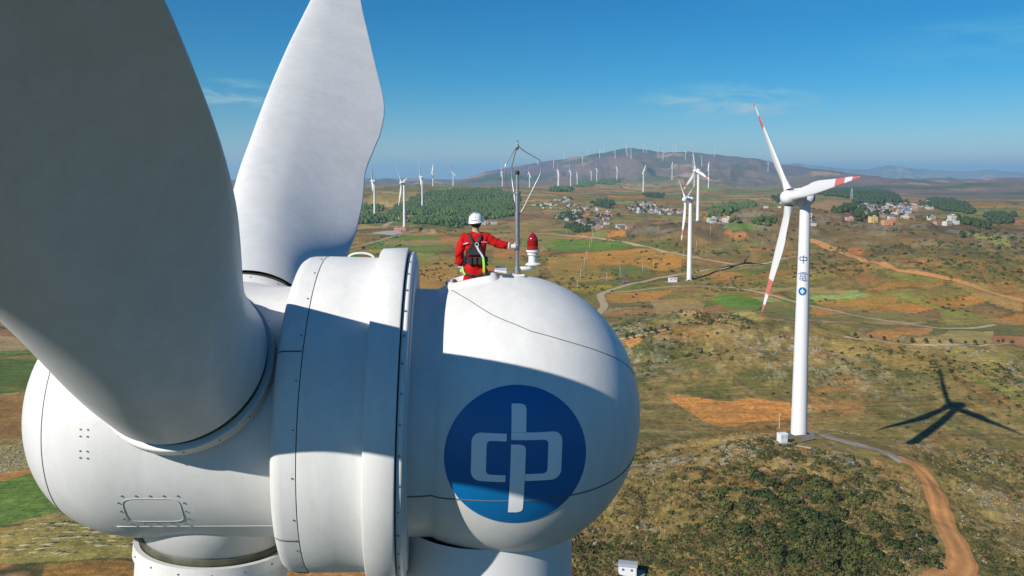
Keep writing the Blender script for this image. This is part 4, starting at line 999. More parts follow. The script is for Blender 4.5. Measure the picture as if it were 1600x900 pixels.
# ------------------------------------------------------------------ the technician in the roof hatch
M_redcl = mat('red_coverall', (.52, .008, .008), .8, var=.25, scale=9, bump=.5, bscale=22, spec=.2)
M_skin = mat('skin', (.42, .25, .17), .6)
M_helmet = mat('helmet_white', (.80, .80, .80), .3, coat=.3)
M_black = mat('black_webbing', (.018, .018, .020), .7, bump=.3, bscale=60)
M_glove = mat('white_glove', (.68, .66, .62), .85, var=.12, scale=40)
M_hivis = mat('lime_webbing', (.32, .72, .06), .6)
M_refl = mat('reflective_tape', (.55, .55, .60), .4)
M_boot = mat('boot_leather', (.03, .028, .025), .6)
M_hair = mat('black_hair', (.012, .011, .010), .7)
def skin_obj(name, J, E, m, parent, sub=2, root=0):
    off = root_loc(parent)
    me = bpy.data.meshes.new(name); me.from_pydata([tuple(np.array(j[0]) - off) for j in J], E, [])
    o = bpy.data.objects.new(name, me); scene.collection.objects.link(o)
    o.modifiers.new('Skin', 'SKIN'); sv = o.data.skin_vertices[0].data
    for i, j in enumerate(J):
        sv[i].radius = j[1] if isinstance(j[1], tuple) else (j[1], j[1]); sv[i].use_root = (i == root)
    mo = o.modifiers.new('Sub', 'SUBSURF'); mo.levels = sub; mo.render_levels = sub
    dg = bpy.context.evaluated_depsgraph_get(); me2 = bpy.data.meshes.new_from_object(o.evaluated_get(dg))
    o.modifiers.clear(); o.data = me2; me2.name = name; me2.materials.clear(); me2.materials.append(m)
    me2.polygons.foreach_set('use_smooth', np.ones(len(me2.polygons), bool)); o.parent = parent
    return o
PX, PY = -.585, 12.70
FZ = -2.40
person = empty('person', (PX, PY, FZ), 'person in red coverall and white helmet standing in the roof hatch holding the mast', 'person')
def pj(x, y, z): return (PX + x, PY + y, z)
hand = np.array([mx, my - .055, -1.175])
SHR, SHL = pj(.185, .0, -1.03), pj(-.185, .0, -1.035)
ELR = (PX + .43, PY - .01, -1.155); WRR = (hand[0] - .10, hand[1] - .0, hand[2] + .0)
ELL = pj(-.265, -.03, -1.30); WRL = pj(-.225, .03, -1.53)
# body: one continuous figure
J = [(pj(0, 0, -1.60), .13), (pj(0, 0, -1.40), (.135, .10)), (pj(0, 0, -1.20), (.14, .10)), (pj(0, .0, -1.05), (.13, .085)), (pj(0, .005, -.93), .052), (pj(.004, .012, -.85), .062), (pj(.008, .015, -.765), .085), (pj(.01, .013, -.70), .07),
     (SHR, .06), (ELR, .040), (WRR, .027), (SHL, .06), (ELL, .042), (WRL, .027),
     (pj(.10, .0, -1.66), .10), (pj(.11, .02, -2.0), .065), (pj(.11, -.01, -2.33), .042), (pj(.115, .10, -2.37), .035), (pj(-.10, .0, -1.66), .10), (pj(-.11, .02, -2.0), .065), (pj(-.11, -.01, -2.33), .042), (pj(-.115, .10, -2.37), .035)]
E = [(0, 1), (1, 2), (2, 3), (3, 4), (4, 5), (5, 6), (6, 7), (3, 8), (8, 9), (9, 10), (3, 11), (11, 12), (12, 13), (0, 14), (14, 15), (15, 16), (16, 17), (0, 18), (18, 19), (19, 20), (20, 21)]
body = skin_obj('body', J, E, M_skin, person)
J = [(pj(0, 0, -1.60), (.185, .14)), (pj(0, 0, -1.47), (.18, .135)), (pj(0, 0, -1.36), (.165, .12)), (pj(0, -.005, -1.20), (.185, .13)), (pj(0, .0, -1.07), (.175, .12)), (pj(0, .0, -.985), (.095, .08)), (pj(0, .0, -.935), (.070, .068)),
     (SHR, (.085, .085)), (tuple((np.array(SHR) + np.array(ELR)) / 2 + np.array([0, 0, -.015])), .080), (ELR, .075), (tuple((np.array(ELR) * .45 + np.array(WRR) * .55)), .064), (tuple(np.array(WRR) + (np.array(ELR) - np.array(WRR)) * .16), .054),
     (SHL, .085), (tuple((np.array(SHL) + np.array(ELL)) / 2), .080), (ELL, .078), (tuple((np.array(ELL) + np.array(WRL)) / 2), .066), (tuple(np.array(WRL) + (np.array(ELL) - np.array(WRL)) * .12), .054),
     (pj(.10, .0, -1.68), .12), (pj(.11, .02, -2.0), .09), (pj(.11, -.01, -2.28), .08), (pj(-.10, .0, -1.68), .12), (pj(-.11, .02, -2.0), .09), (pj(-.11, -.01, -2.28), .08)]
E = [(0, 1), (1, 2), (2, 3), (3, 4), (4, 5), (5, 6), (4, 7), (7, 8), (8, 9), (9, 10), (10, 11), (4, 12), (12, 13), (13, 14), (14, 15), (15, 16), (0, 17), (17, 18), (18, 19), (0, 20), (20, 21), (21, 22)]
cov = skin_obj('coverall', J, E, M_redcl, person, 3)
tex = bpy.data.textures.new('folds', 'CLOUDS'); tex.noise_scale = .075; tex.noise_depth = 2
mo = cov.modifiers.new('folds', 'DISPLACE'); mo.texture = tex; mo.strength = .045; mo.mid_level = .5
# face (turned away), ears, hair
fc = MB()
hx, hy, hz = PX + .008, PY + .015, -.775
def ell(c, r, seg=16, ringn=10):
    V = []; Fq = []
    for i in range(ringn + 1):
        t = math.pi * i / ringn
        for k in range(seg): a = 2 * math.pi * k / seg; V.append((c[0] + r[0] * math.sin(t) * math.cos(a), c[1] + r[1] * math.sin(t) * math.sin(a), c[2] + r[2] * math.cos(t)))
    for i in range(ringn):
        for k in range(seg): Fq.append((i * seg + k, (i + 1) * seg + k, (i + 1) * seg + (k + 1) % seg, i * seg + (k + 1) % seg))
    return V, Fq
for sx in (-1, 1): fc.put(*ell((hx + sx * .088, hy, hz - .005), (.014, .022, .033), 10, 6))
fc.put(*ell((hx + .01, hy + .105, hz - .012), (.014, .020, .026), 10, 6)); fc.put(*ell((hx + .008, hy + .088, hz - .055), (.026, .012, .009), 10, 6))
fc.put(*ell((hx + .005, hy + .055, hz - .075), (.055, .045, .035), 12, 8))
fc.build('face', M_skin, person, True)
for sx in (-1, 1): o = MB().put(*ell((hx + sx * .032 + .008, hy + .088, hz + .014), (.013, .008, .007), 8, 5)).build('eye', M_hair, person, True)
hr = MB(); hr.put(*ell((hx, hy - .022, hz - .025), (.086, .085, .085), 20, 12)); hr.build('hair', M_hair, person, True)
# helmet
hp = [(-.035, .128), (-.045, .126), (-.040, .119), (-.01, .116), (.03, .110), (.065, .096), (.093, .070), (.108, .038), (.113, .001)]
Vh_, Fh_ = revolve(hp, np.zeros(3), Z_, X_, Y_, 40)
Vh_[:, 1] *= 1.14; fr_ = (Vh_[:, 2] < -.0) & (Vh_[:, 1] > .09); Vh_[fr_, 1] += .035
tl = np.array(Matrix.Rotation(R(4), 3, 'X') @ Matrix.Rotation(R(-6), 3, 'Y') @ Matrix.Rotation(R(-14), 3, 'Z'))
Vh_ = Vh_ @ tl.T + np.array([hx, hy - .002, hz + .025])
helmet = add('helmet', Vh_, Fh_, M_helmet, person)
rb = MB()
for sx in (-.028, 0, .028):
    q = [(sx, 1.14 * .113 * math.sin(t_) , .1135 * math.cos(t_) + .001) for t_ in np.linspace(-1.15, 1.15, 16)]; rb.tube(np.array(q) @ tl.T + np.array([hx, hy - .002, hz + .025]), .0065, 6)
rb.build('helmet_ridge', M_helmet, helmet, True)
for k in range(4):
    bb = MB(); a0 = -math.pi / 2 + (k - 1.5) * .20; q = np.array([(.1155 * math.cos(a0), 1.14 * .1155 * math.sin(a0), .012)]) @ tl.T + np.array([hx, hy - .002, hz + .025])
    M3 = Matrix(tl.tolist()) @ Matrix.Rotation(a0 + math.pi / 2, 3, 'Z'); bb.box(q[0], (.015, .004, .018), M3); bb.build('helmet_lettering', mat('helmet_print', (.32, .33, .36), .6) if k == 0 else bpy.data.materials['helmet_print'], helmet)
# gloved hands: palm, four curled fingers and a thumb
def glove(c, fwd, up, side, grip):
    """fwd: along the forearm; up: back of the hand; side: towards the thumb"""
    c, fwd, up, side = [np.array(v, float) for v in (c, fwd, up, side)]
    fwd /= np.linalg.norm(fwd); side = side - fwd * side.dot(fwd); side /= np.linalg.norm(side); up = np.cross(fwd, side) * (1 if np.cross(fwd, side).dot(up) > 0 else -1)
    p = skin_obj('glove', [(c - fwd * .085, .030), (c - fwd * .04, (.030, .036)), (c, (.030, .042)), (c + fwd * .025, (.022, .038))], [(0, 1), (1, 2), (2, 3)], M_glove, person, 2, 1)
    for k, (ln, o_) in enumerate(((.070, .030), (.078, .011), (.072, -.009), (.058, -.028))):
        pts = [c + side * o_ * .8 + fwd * .01]; dirv = fwd.copy(); 
        for s_ in range(4):
            ang_ = grip * (.35 + .55 * s_) ; dv_ = fwd * math.cos(ang_) - up * math.sin(ang_); pts.append(pts[-1] + dv_ * ln * (.42 if s_ == 0 else .30))
        skin_obj('finger', [(q, .0105 - .0012 * i) for i, q in enumerate(pts)], [(i, i + 1) for i in range(4)], M_glove, p, 1)
    pts = [c + side * .028 - fwd * .02]; 
    for s_ in range(3):
        dv_ = fwd * .55 + side * (.65 - .35 * s_) - up * (.35 + .4 * s_ * grip); pts.append(pts[-1] + dv_ / np.linalg.norm(dv_) * .026)
    skin_obj('thumb', [(q, .0125 - .001 * i) for i, q in enumerate(pts)], [(i, i + 1) for i in range(3)], M_glove, p, 1)
glove(hand + np.array([-.035, -.005, 0]), (1, .05, .0), (0, -1, 0), (0, 0, 1), 1.0)
glove(np.array(WRL) + np.array([0, .02, -.045]), (.1, .25, -1), (-1, 0, 0), (0, 1, .2), .45)
# harness: back plate, straps, waist pad, leg straps, tapes, lanyard
def ribbon(pts, w, th, name, m, parent=person, normal=(0, -1, 0)):
    pts = smooth_line(np.array(pts, float), .02); T = np.gradient(pts, axis=0); T /= np.linalg.norm(T, axis=1)[:, None]
    V = []; nm = np.array(normal, float)
    for p, t in zip(pts, T):
        s_ = np.cross(t, nm); s_ /= np.linalg.norm(s_); n_ = np.cross(s_, t)
        for a_, b_ in ((-1, -1), (1, -1), (1, 1), (-1, 1)): V.append(p + s_ * a_ * w / 2 + n_ * b_ * th / 2)
    n = len(pts); Fc = [(4 * i + k, 4 * i + (k + 1) % 4, 4 * i + 4 + (k + 1) % 4, 4 * i + 4 + k) for i in range(n - 1) for k in range(4)] + [(0, 1, 2, 3), (4 * n - 1, 4 * n - 2, 4 * n - 3, 4 * n - 4)]
    return add(name, V, Fc, m, parent, False)
har = MB(); yb = PY - .150
har.put([(PX + x, yb + dy, z) for dy in (0, .03) for (x, z) in ((-.03, -1.10), (.03, -1.10), (.085, -1.19), (.105, -1.30), (-.105, -1.30), (-.075, -1.19))], [(5, 4, 3, 2, 1, 0), (6, 7, 8, 9, 10, 11)] + [(i, (i + 1) % 6, 6 + (i + 1) % 6, 6 + i) for i in range(6)])
harness = har.build('harness', M_black, person)
for sx in (-1, 1):
    ribbon([(PX + sx * .02, yb - .006, -1.12), (PX + sx * .075, PY - .135, -1.03), (PX + sx * .10, PY - .06, -.955), (PX + sx * .10, PY + .05, -.965), (PX + sx * .10, PY + .13, -1.06), (PX + sx * .10, PY + .14, -1.35)], .04, .008, 'strap', M_black, harness, (0, -1, .5))
    ribbon([(PX + sx * .03, yb - .004, -1.11), (PX + sx * .10, yb, -1.22), (PX + sx * .16, PY - .11, -1.38), (PX + sx * .19, PY - .06, -1.48)], .035, .008, 'strap', M_black, harness, (0, -1, 0))
wb = MB(); 
for k in range(24):
    pass
angs = np.linspace(0, 2 * math.pi, 41); Vw_ = []
for a_ in angs[:-1]:
    for rr_, z_ in ((0, -1.425), (.022, -1.42), (.022, -1.345), (0, -1.34)): Vw_.append((PX + (.178 + rr_) * math.cos(a_), PY + (.128 + rr_) * math.sin(a_), z_))
add('waist_belt', Vw_, [(4 * i + k, 4 * ((i + 1) % 40) + k, 4 * ((i + 1) % 40) + (k + 1) % 4, 4 * i + (k + 1) % 4) for i in range(40) for k in range(4)], M_black, harness, False)
for k in range(3):
    b = MB(); b.box((PX - .075 + k * .08, PY - .168, -1.39), (.070, .05, .125), None, 0, .014); b.build('pouch', M_black, harness)
for sx in (-1, 1): ribbon([(PX + sx * .19, PY - .02, -1.55), (PX + sx * .15, PY - .13, -1.60), (PX + sx * .03, PY - .155, -1.635), (PX + sx * .0, PY - .12, -1.66)], .035, .01, 'leg_strap', M_black, harness)
b = MB(); rg_ = [(PX + .03 + .028 * math.cos(a_), yb - .012, -1.135 + .034 * math.sin(a_)) for a_ in np.linspace(0, 2 * math.pi, 17)]; b.tube(rg_, .006, 6, caps=False); b.build('back_ring', M_refl, harness, True)
ribbon([(PX + .025, yb - .018, -1.15), (PX + .055, yb - .03, -1.22), (PX + .105, yb - .025, -1.29), (PX + .125, yb - .03, -1.33)], .03, .014, 'lanyard_hook', M_refl)
ribbon([(PX + .125, yb - .03, -1.33), (PX + .14, yb - .035, -1.45), (PX + .138, yb - .03, -1.58), (PX + .15, yb + .05, -1.635)], .034, .010, 'lanyard', M_hivis)
ribbon([(PX - .21, PY - .08, -1.50), (PX - .20, PY - .11, -1.56), (PX - .16, PY - .12, -1.62)], .03, .012, 'lanyard', M_hivis)
ribbon([(PX - .185, PY - .102, -1.13), (PX - .11, PY - .148, -1.105)], .018, .006, 'reflective_tape', M_refl); ribbon([(PX + .10, PY - .150, -1.09), (PX + .19, PY - .095, -1.10)], .018, .006, 'reflective_tape', M_refl)
def cuff(c, d_, r_):
    c, d_ = np.array(c), np.array(d_); d_ = d_ / np.linalg.norm(d_); ref = np.cross(d_, Z_ if abs(d_[2]) < .8 else X_); ref /= np.linalg.norm(ref)
    add('reflective_tape', *revolve([(-.011, r_), (.011, r_)], c, d_, ref, np.cross(d_, ref), 24), M_refl, person)
cuff(np.array(WRR) * .72 + np.array(ELR) * .28, np.array(WRR) - np.array(ELR), .062); cuff(np.array(WRL) * .8 + np.array(ELL) * .2, np.array(WRL) - np.array(ELL), .064)
for sx in (-1, 1):
    J = [(pj(sx * .11, -.03, -2.36), .042), (pj(sx * .115, .05, -2.358), .040), (pj(sx * .12, .14, -2.36), .035)]; skin_obj('boot', J, [(0, 1), (1, 2)], M_boot, person, 2, 1)

# ------------------------------------------------------------------ plants and stones
def leaf_mat(name, c1, c2, scale=1.2):
    m = bpy.data.materials.new(name); m.use_nodes = True; nt = m.node_tree; b = nt.nodes['Principled BSDF']
    b.inputs['Roughness'].default_value = .85; b.inputs['Specular IOR Level'].default_value = .15
    ge = nt.nodes.new('ShaderNodeNewGeometry'); n = nt.nodes.new('ShaderNodeTexNoise'); n.inputs['Scale'].default_value = scale; n.inputs['Detail'].default_value = 3
    nt.links.new(ge.outputs['Position'], n.inputs['Vector'])
    r = nt.nodes.new('ShaderNodeValToRGB'); r.color_ramp.elements[0].position = .35; r.color_ramp.elements[1].position = .65; r.color_ramp.elements[0].color = col(c1); r.color_ramp.elements[1].color = col(c2)
    nt.links.new(n.outputs['Fac'], r.inputs[0]); nt.links.new(r.outputs[0], b.inputs['Base Color']); return m
M_scrub = leaf_mat('scrub_leaves', (.045, .054, .017), (.108, .115, .036), .35)
M_heath = leaf_mat('brown_scrub', (.085, .060, .028), (.15, .115, .048), .5)
M_pine = leaf_mat('pine_needles', (.046, .078, .018), (.088, .130, .036), .03)
M_tree = leaf_mat('tree_leaves', (.022, .040, .014), (.055, .075, .024), .8)
M_bark = mat('bark', (.12, .09, .06), .9)
M_rock = mat('limestone', (.37, .365, .345), .9, color2=(.15, .145, .13), scale=1.4, bump=.6, bscale=3)
M_straw = mat('straw', (.40, .34, .18), .9, var=.2, scale=2)

def leaf_clump(n, r, h, size, seed, squash=1.0):
    """n small leaf faces spread through an uneven dome"""
    q = np.random.default_rng(seed); d_ = q.normal(size=(n, 3)); d_[:, 2] = np.abs(d_[:, 2]) * .9; d_ /= np.linalg.norm(d_, axis=1)[:, None]
    lob = 1 + .35 * np.sin(3 * np.arctan2(d_[:, 1], d_[:, 0]) + seed) * (1 - d_[:, 2]); rr_ = (.45 + .55 * q.random(n) ** .4) * lob
    c = d_ * rr_[:, None] * np.array([r, r, h]); c[:, 2] += .05 * h
    u_ = q.normal(size=(n, 3)) * .55 + np.cross(d_, q.normal(size=(n, 3))); u_ /= np.linalg.norm(u_, axis=1)[:, None]; v_ = np.cross(d_ + q.normal(size=(n, 3)) * .35, u_); v_ /= np.linalg.norm(v_, axis=1)[:, None]
    s_ = size * (.6 + .8 * q.random(n))[:, None]
    V = np.stack([c - u_ * s_ * .6 - v_ * s_ * .25, c + u_ * s_ * .1 - v_ * s_ * .55, c + u_ * s_ * .65 + v_ * s_ * .1, c - u_ * s_ * .05 + v_ * s_ * .55], 1).reshape(-1, 3)
    return V, np.arange(n * 4).reshape(n, 4)
def scatter(name, protos, pos, scale, m, rot=None, origin=(0, 0, 0)):
    """one merged mesh of many small copies"""
    Vs, Fs, nb = [], [], 0; rot = rng.random(len(pos)) * 6.283 if rot is None else rot; pick = rng.integers(0, len(protos), len(pos))
    for k, (V, Fq) in enumerate(protos):
        w = np.where(pick == k)[0]
        if not len(w): continue
        c, s_ = np.cos(rot[w]), np.sin(rot[w]); sc = scale[w] if scale.ndim == 2 else np.repeat(scale[w, None], 3, 1)
        x = V[None, :, 0] * sc[:, :1]; y = V[None, :, 1] * sc[:, 1:2]; z = V[None, :, 2] * sc[:, 2:]
        P_ = np.stack([x * c[:, None] - y * s_[:, None], x * s_[:, None] + y * c[:, None], z], -1) + pos[w][:, None]
        Vs.append(P_.reshape(-1, 3)); Fs.append((Fq[None] + (nb + np.arange(len(w)) * len(V))[:, None, None]).reshape(-1, Fq.shape[1])); nb += len(w) * len(V)
    return add(name, np.concatenate(Vs), np.concatenate(Fs), m, None, False)
def view_points(n, pxr, dr, seed, power=1.0):
    q = np.random.default_rng(seed); d_ = 1 / (1 / dr[1] + (1 / dr[0] - 1 / dr[1]) * q.random(n) ** power); a_ = np.arctan((pxr[0] + (pxr[1] - pxr[0]) * q.random(n) - CX) / F_PX)
    return d_ * np.sin(a_), d_ * np.cos(a_)
def clear_of_roads(x, y, w=4.0):
    ok = np.ones(len(x), bool)
    for Q in (SERVICE, ROW2, ROW1):
        for i in range(0, len(x), 4000):
            d2 = np.min((x[i:i + 4000, None] - Q[None, ::2, 0]) ** 2 + (y[i:i + 4000, None] - Q[None, ::2, 1]) ** 2, 1); ok[i:i + 4000] &= d2 > w * w
    return ok
def plot_mask(x, y):
    ok = np.ones(len(x), bool)
    for P_ in KEEPOUT: ok &= ~inpoly(x, y, P_)
    return ok
KEEPOUT = [ground_points([p[0] for p in q], [p[1] for p in q]) for q in ([(1040, 616), (1240, 622), (1240, 660), (1130, 672), (1090, 662)], [(1215, 690), (1240, 668), (1290, 672), (1420, 716), (1400, 730), (1290, 705)], [(1266, 478), (1600, 500), (1620, 545), (1300, 545)], [(1010, 455), (1240, 455), (1240, 500), (1010, 490)])]
def pxy(p):
    dep = p[1] * math.cos(TH) - p[2] * math.sin(TH); up = p[1] * math.sin(TH) + p[2] * math.cos(TH); return CX + F_PX * p[0] / dep, CY - F_PX * up / dep
def zone(p):
    a, b_ = pxy(p)
    row = 'near the bottom edge' if b_ > 830 else 'low down' if b_ > 770 else 'half way down' if b_ > 715 else 'near the crest' if b_ > 660 else 'beyond the crest'
    colm = 'beside the emblem housing' if a < 1040 else 'left of the transformer box' if a < 1160 else 'below the transformer box' if a < 1270 else 'below the gravel track' if a < 1380 else 'beside the orange road bend' if a < 1500 else 'right of the orange road'
    return f'{row} {colm}'
# scrub over the near slopes
x, y = view_points(90000, (860, 1700), (118, 330), 5)
T_, K_, M2_, G2_, W2_ = hills(x, y); sm = fbm(x / 16, y / 16, 66, 6); s2 = fbm(x / 5, y / 5, 91, 3)
dens = sstep(.44, .58, sm) * .85 + .10; dens *= np.clip(.25 + 1.1 * (T_ + K_), 0, 1); dens *= .4 + 1.2 * s2
core = np.exp(-.5 * (((x - 62) / 17) ** 2 + ((y - 158) / 15) ** 2)) * .8; keep = (rng.random(len(x)) < np.clip(dens * .35 + core * .35, 0, 1)); keep &= clear_of_roads(x, y) & plot_mask(x, y) & (np.hypot(x - base[0], y - base[1]) > 9)
x, y = x[keep], y[keep]; n = len(x); print('shrubs', n)
sc = (.22 + .75 * rng.random(n) ** 3) * (1 + .45 * np.exp(-.5 * (((x - 62) / 17) ** 2 + ((y - 158) / 15) ** 2))); pos = np.stack([x, y, hgrid(x, y) - .08], 1)
protos = [leaf_clump(34, 1, .85, .42, 100 + i) for i in range(6)]
big = np.argsort(-sc)[:150]; small = np.setdiff1d(np.arange(n), big); gs = rng.random(len(small)) < .62
o = scatter('scrub', protos, pos[small][gs], np.stack([sc, sc, sc * .8], 1)[small][gs], M_scrub); tag(o, 'low dark green scrub scattered over the near slopes', 'scrub', None, 'stuff')
o = scatter('dry_scrub', protos, pos[small][~gs], np.stack([sc, sc, sc * .7], 1)[small][~gs], M_heath); tag(o, 'low dry brown scrub scattered over the near slopes', 'scrub', None, 'stuff')
# the largest bushes one by one
bush_me = []
for i in range(6):
    V, Fq = leaf_clump(150, 1, .95, .26, 200 + i); bush_me.append(shared('shrub', V, Fq, M_scrub if i < 4 else M_tree, None, False))
for j, i in enumerate(big):
    o = bpy.data.objects.new('shrub', bush_me[j % 6]); scene.collection.objects.link(o); o.location = pos[i]; k = 1.15 + .85 * rng.random(); o.scale = (k, k * .95, k * .85); o.rotation_euler = (0, 0, rng.random() * 6.28)
    z_ = zone(pos[i]); tag(o, f'{["large", "mid-sized", "small"][int(np.digitize(k, [1.35, 1.7]) * -1 + 2)]} green bush on the slope {z_}', 'shrub', f'bushes {z_}')
# scrub further out
x, y = view_points(30000, (560, 1700), (330, 1150), 6)
T_, K_, M2_, G2_, W2_ = hills(x, y); sm = fbm(x / 40, y / 40, 92, 5); hl = np.clip(T_ + K_ + M2_ + G2_, 0, 1)
nz = fbm(x / 90, y / 70, 63, 5); wild = np.clip(hl + sstep(.5, .6, nz), 0, 1)
keep = (rng.random(len(x)) < sstep(.5, .62, sm) * (.45 + .45 * hl) * wild + .03 * wild) & clear_of_roads(x, y) & plot_mask(x, y); x, y = x[keep], y[keep]; print('far shrubs', len(x))
sc = (.5 + 1.1 * rng.random(len(x)) ** 2) * np.clip(np.hypot(x, y) / 600, .7, 1.4); pr2 = [leaf_clump(10, 1, .8, .95, 300 + i) for i in range(5)]
o = scatter('hedge_scrub', pr2, np.stack([x, y, hgrid(x, y) - .1], 1), sc, M_scrub); tag(o, 'dark scrub and hedgerows dotted between the distant fields', 'scrub', None, 'stuff')
# dry grass
def tuft(seed):
    q = np.random.default_rng(seed); V = []
    for k in range(7):
        a_ = q.random() * 6.283; l_ = .5 + .5 * q.random(); w_ = .10; o_ = q.normal(size=2) * .25; t_ = o_ + np.array([math.cos(a_), math.sin(a_)]) * .45
        V += [(o_[0] - w_, o_[1], 0), (o_[0] + w_, o_[1], 0), (t_[0] + w_ * .3, t_[1], l_), (t_[0] - w_ * .3, t_[1], l_)]
    return np.array(V), np.arange(28).reshape(7, 4)
x, y = view_points(60000, (860, 1700), (118, 300), 15)
T_, K_, M2_, G2_, W2_ = hills(x, y); keep = (rng.random(len(x)) < .75 * np.clip(.3 + T_ + K_, 0, 1) * sstep(.35, .6, fbm(x / 7, y / 7, 95, 3))) & clear_of_roads(x, y, 3.2) & plot_mask(x, y); x, y = x[keep], y[keep]
o = scatter('dry_grass', [tuft(i) for i in range(5)], np.stack([x, y, hgrid(x, y)], 1), .22 + .35 * rng.random(len(x)), leaf_mat('dry_grass', (.20, .145, .055), (.36, .28, .12), .3)); tag(o, 'tufts of dry straw-coloured grass over the near slopes', 'grass', None, 'stuff')
# stones
def rock(seed):
    q = np.random.default_rng(seed); t = (1 + 5 ** .5) / 2; V = np.array([(-1, t, 0), (1, t, 0), (-1, -t, 0), (1, -t, 0), (0, -1, t), (0, 1, t), (0, -1, -t), (0, 1, -t), (t, 0, -1), (t, 0, 1), (-t, 0, -1), (-t, 0, 1)]) / 1.9
    V = V * (1 + .45 * (q.random((12, 1)) - .5)) * np.array([1, .7, .75]) + q.normal(size=(12, 3)) * .07
    return V, np.array([(0, 11, 5), (0, 5, 1), (0, 1, 7), (0, 7, 10), (0, 10, 11), (1, 5, 9), (5, 11, 4), (11, 10, 2), (10, 7, 6), (7, 1, 8), (3, 9, 4), (3, 4, 2), (3, 2, 6), (3, 6, 8), (3, 8, 9), (4, 9, 5), (2, 4, 11), (6, 2, 10), (8, 6, 7), (9, 8, 1)])
x, y = view_points(90000, (880, 1700), (120, 520), 8, .9)
T_, K_, M2_, G2_, W2_ = hills(x, y)
rk = sstep(.54, .66, fbm(x / 9, y / 9, 68, 4)) * sstep(.46, .58, fbm(x / 30, y / 30, 69, 4)); dn = rk * np.clip(K_ * 2.0 + T_ * 1.5, 0, 1) + .02 * np.clip(K_ + T_, 0, 1)
keep = (rng.random(len(x)) < dn) & clear_of_roads(x, y) & plot_mask(x, y); x, y = x[keep], y[keep]; n = len(x); print('stones', n)
sc = (.12 + .36 * rng.random(n) ** 3) * np.clip(np.hypot(x, y) / 260, .85, 1.5); pos = np.stack([x, y, hgrid(x, y)], 1)
prk = [rock(i) for i in range(8)]; big = np.argsort(-sc / np.hypot(x, y))[:110]; small = np.setdiff1d(np.arange(n), big)
o = scatter('stones', prk, pos[small], np.stack([sc, sc, sc * .75], 1)[small], M_rock); tag(o, 'pale limestone rubble strewn over the rocky hill and near slope', 'stones', None, 'stuff')
rock_me = [shared('limestone_rock', V, Fq, M_rock, None, False) for V, Fq in prk]
for j, i in enumerate(big):
    o = bpy.data.objects.new('limestone_rock', rock_me[j % 8]); scene.collection.objects.link(o); o.location = pos[i]; k = .28 + .42 * rng.random() ** 1.5; o.scale = (k * 1.5, k * .8, k * 1.0); o.rotation_euler = (rng.random(), rng.random(), rng.random() * 6)
    z_ = zone(pos[i]); tag(o, f'{"large" if k > .45 else "small"} pale limestone boulder {z_}', 'rock', f'boulders {z_}')

# little trees planted along the field paths
def tree_meshes(seed, h, r, m):
    q = MB(); pts = [(0, 0, -.2), (.02, .01, h * .3), (.0, .03, h * .7)]; q.tube(pts, [h * .035, h * .026, h * .012], 6)
    for k in range(4): a_ = k * 1.7 + seed; q.tube([(0, 0, h * (.3 + .09 * k)), (math.cos(a_) * r * .55, math.sin(a_) * r * .55, h * (.5 + .09 * k))], [h * .015, h * .006], 4)
    tm = shared('trunk', np.concatenate(q.V), q.F, M_bark); V, Fq = leaf_clump(130, r, h * .62, r * .42, seed); V[:, 2] += h * .33
    return tm, shared('crown', V, Fq, m, None, False)
def plant(kind, tm, x_, y_, k, label, group, cat='tree'):
    t = empty(kind, (x_, y_, float(hgrid(x_, y_))), label, cat, group); t.scale = (k, k, k); t.rotation_euler = (0, 0, (x_ * 7.3) % 6.28)
    for nm, me in zip(('trunk', 'crown'), tm): o = bpy.data.objects.new(nm, me); scene.collection.objects.link(o); o.parent = t
    return t
SAP = [tree_meshes(400 + i, 2.3, .8, M_tree) for i in range(4)]
def along(Q, step, off):
    L = np.concatenate([[0], np.cumsum(np.linalg.norm(np.diff(Q, axis=0), axis=1))]); out = []; s_ = step * .5
    while s_ < L[-1]:
        i = min(np.searchsorted(L, s_), len(Q) - 2); T = Q[i + 1] - Q[i]; T = T / np.linalg.norm(T); out.append(Q[i] + np.array([-T[1], T[0]]) * off); s_ += step * (.7 + .6 * random.random())
    return out
for Q, st, offs, lb in ((ROW1, 5.5, (-2.2, 2.2), 'small dark sapling beside the short field path behind the emblem housing'), (ROW2, 6.5, (2.2,), 'small dark sapling in the long row beside the field path on the right'), (ROW3, 9, (1.8,), 'small dark sapling on the field path between the casing and the person')):
    for of in offs:
        for p in along(Q, st, of): plant('sapling', random.choice(SAP), p[0], p[1], .65 + .6 * random.random(), lb, lb.replace('small dark sapling', 'saplings'))

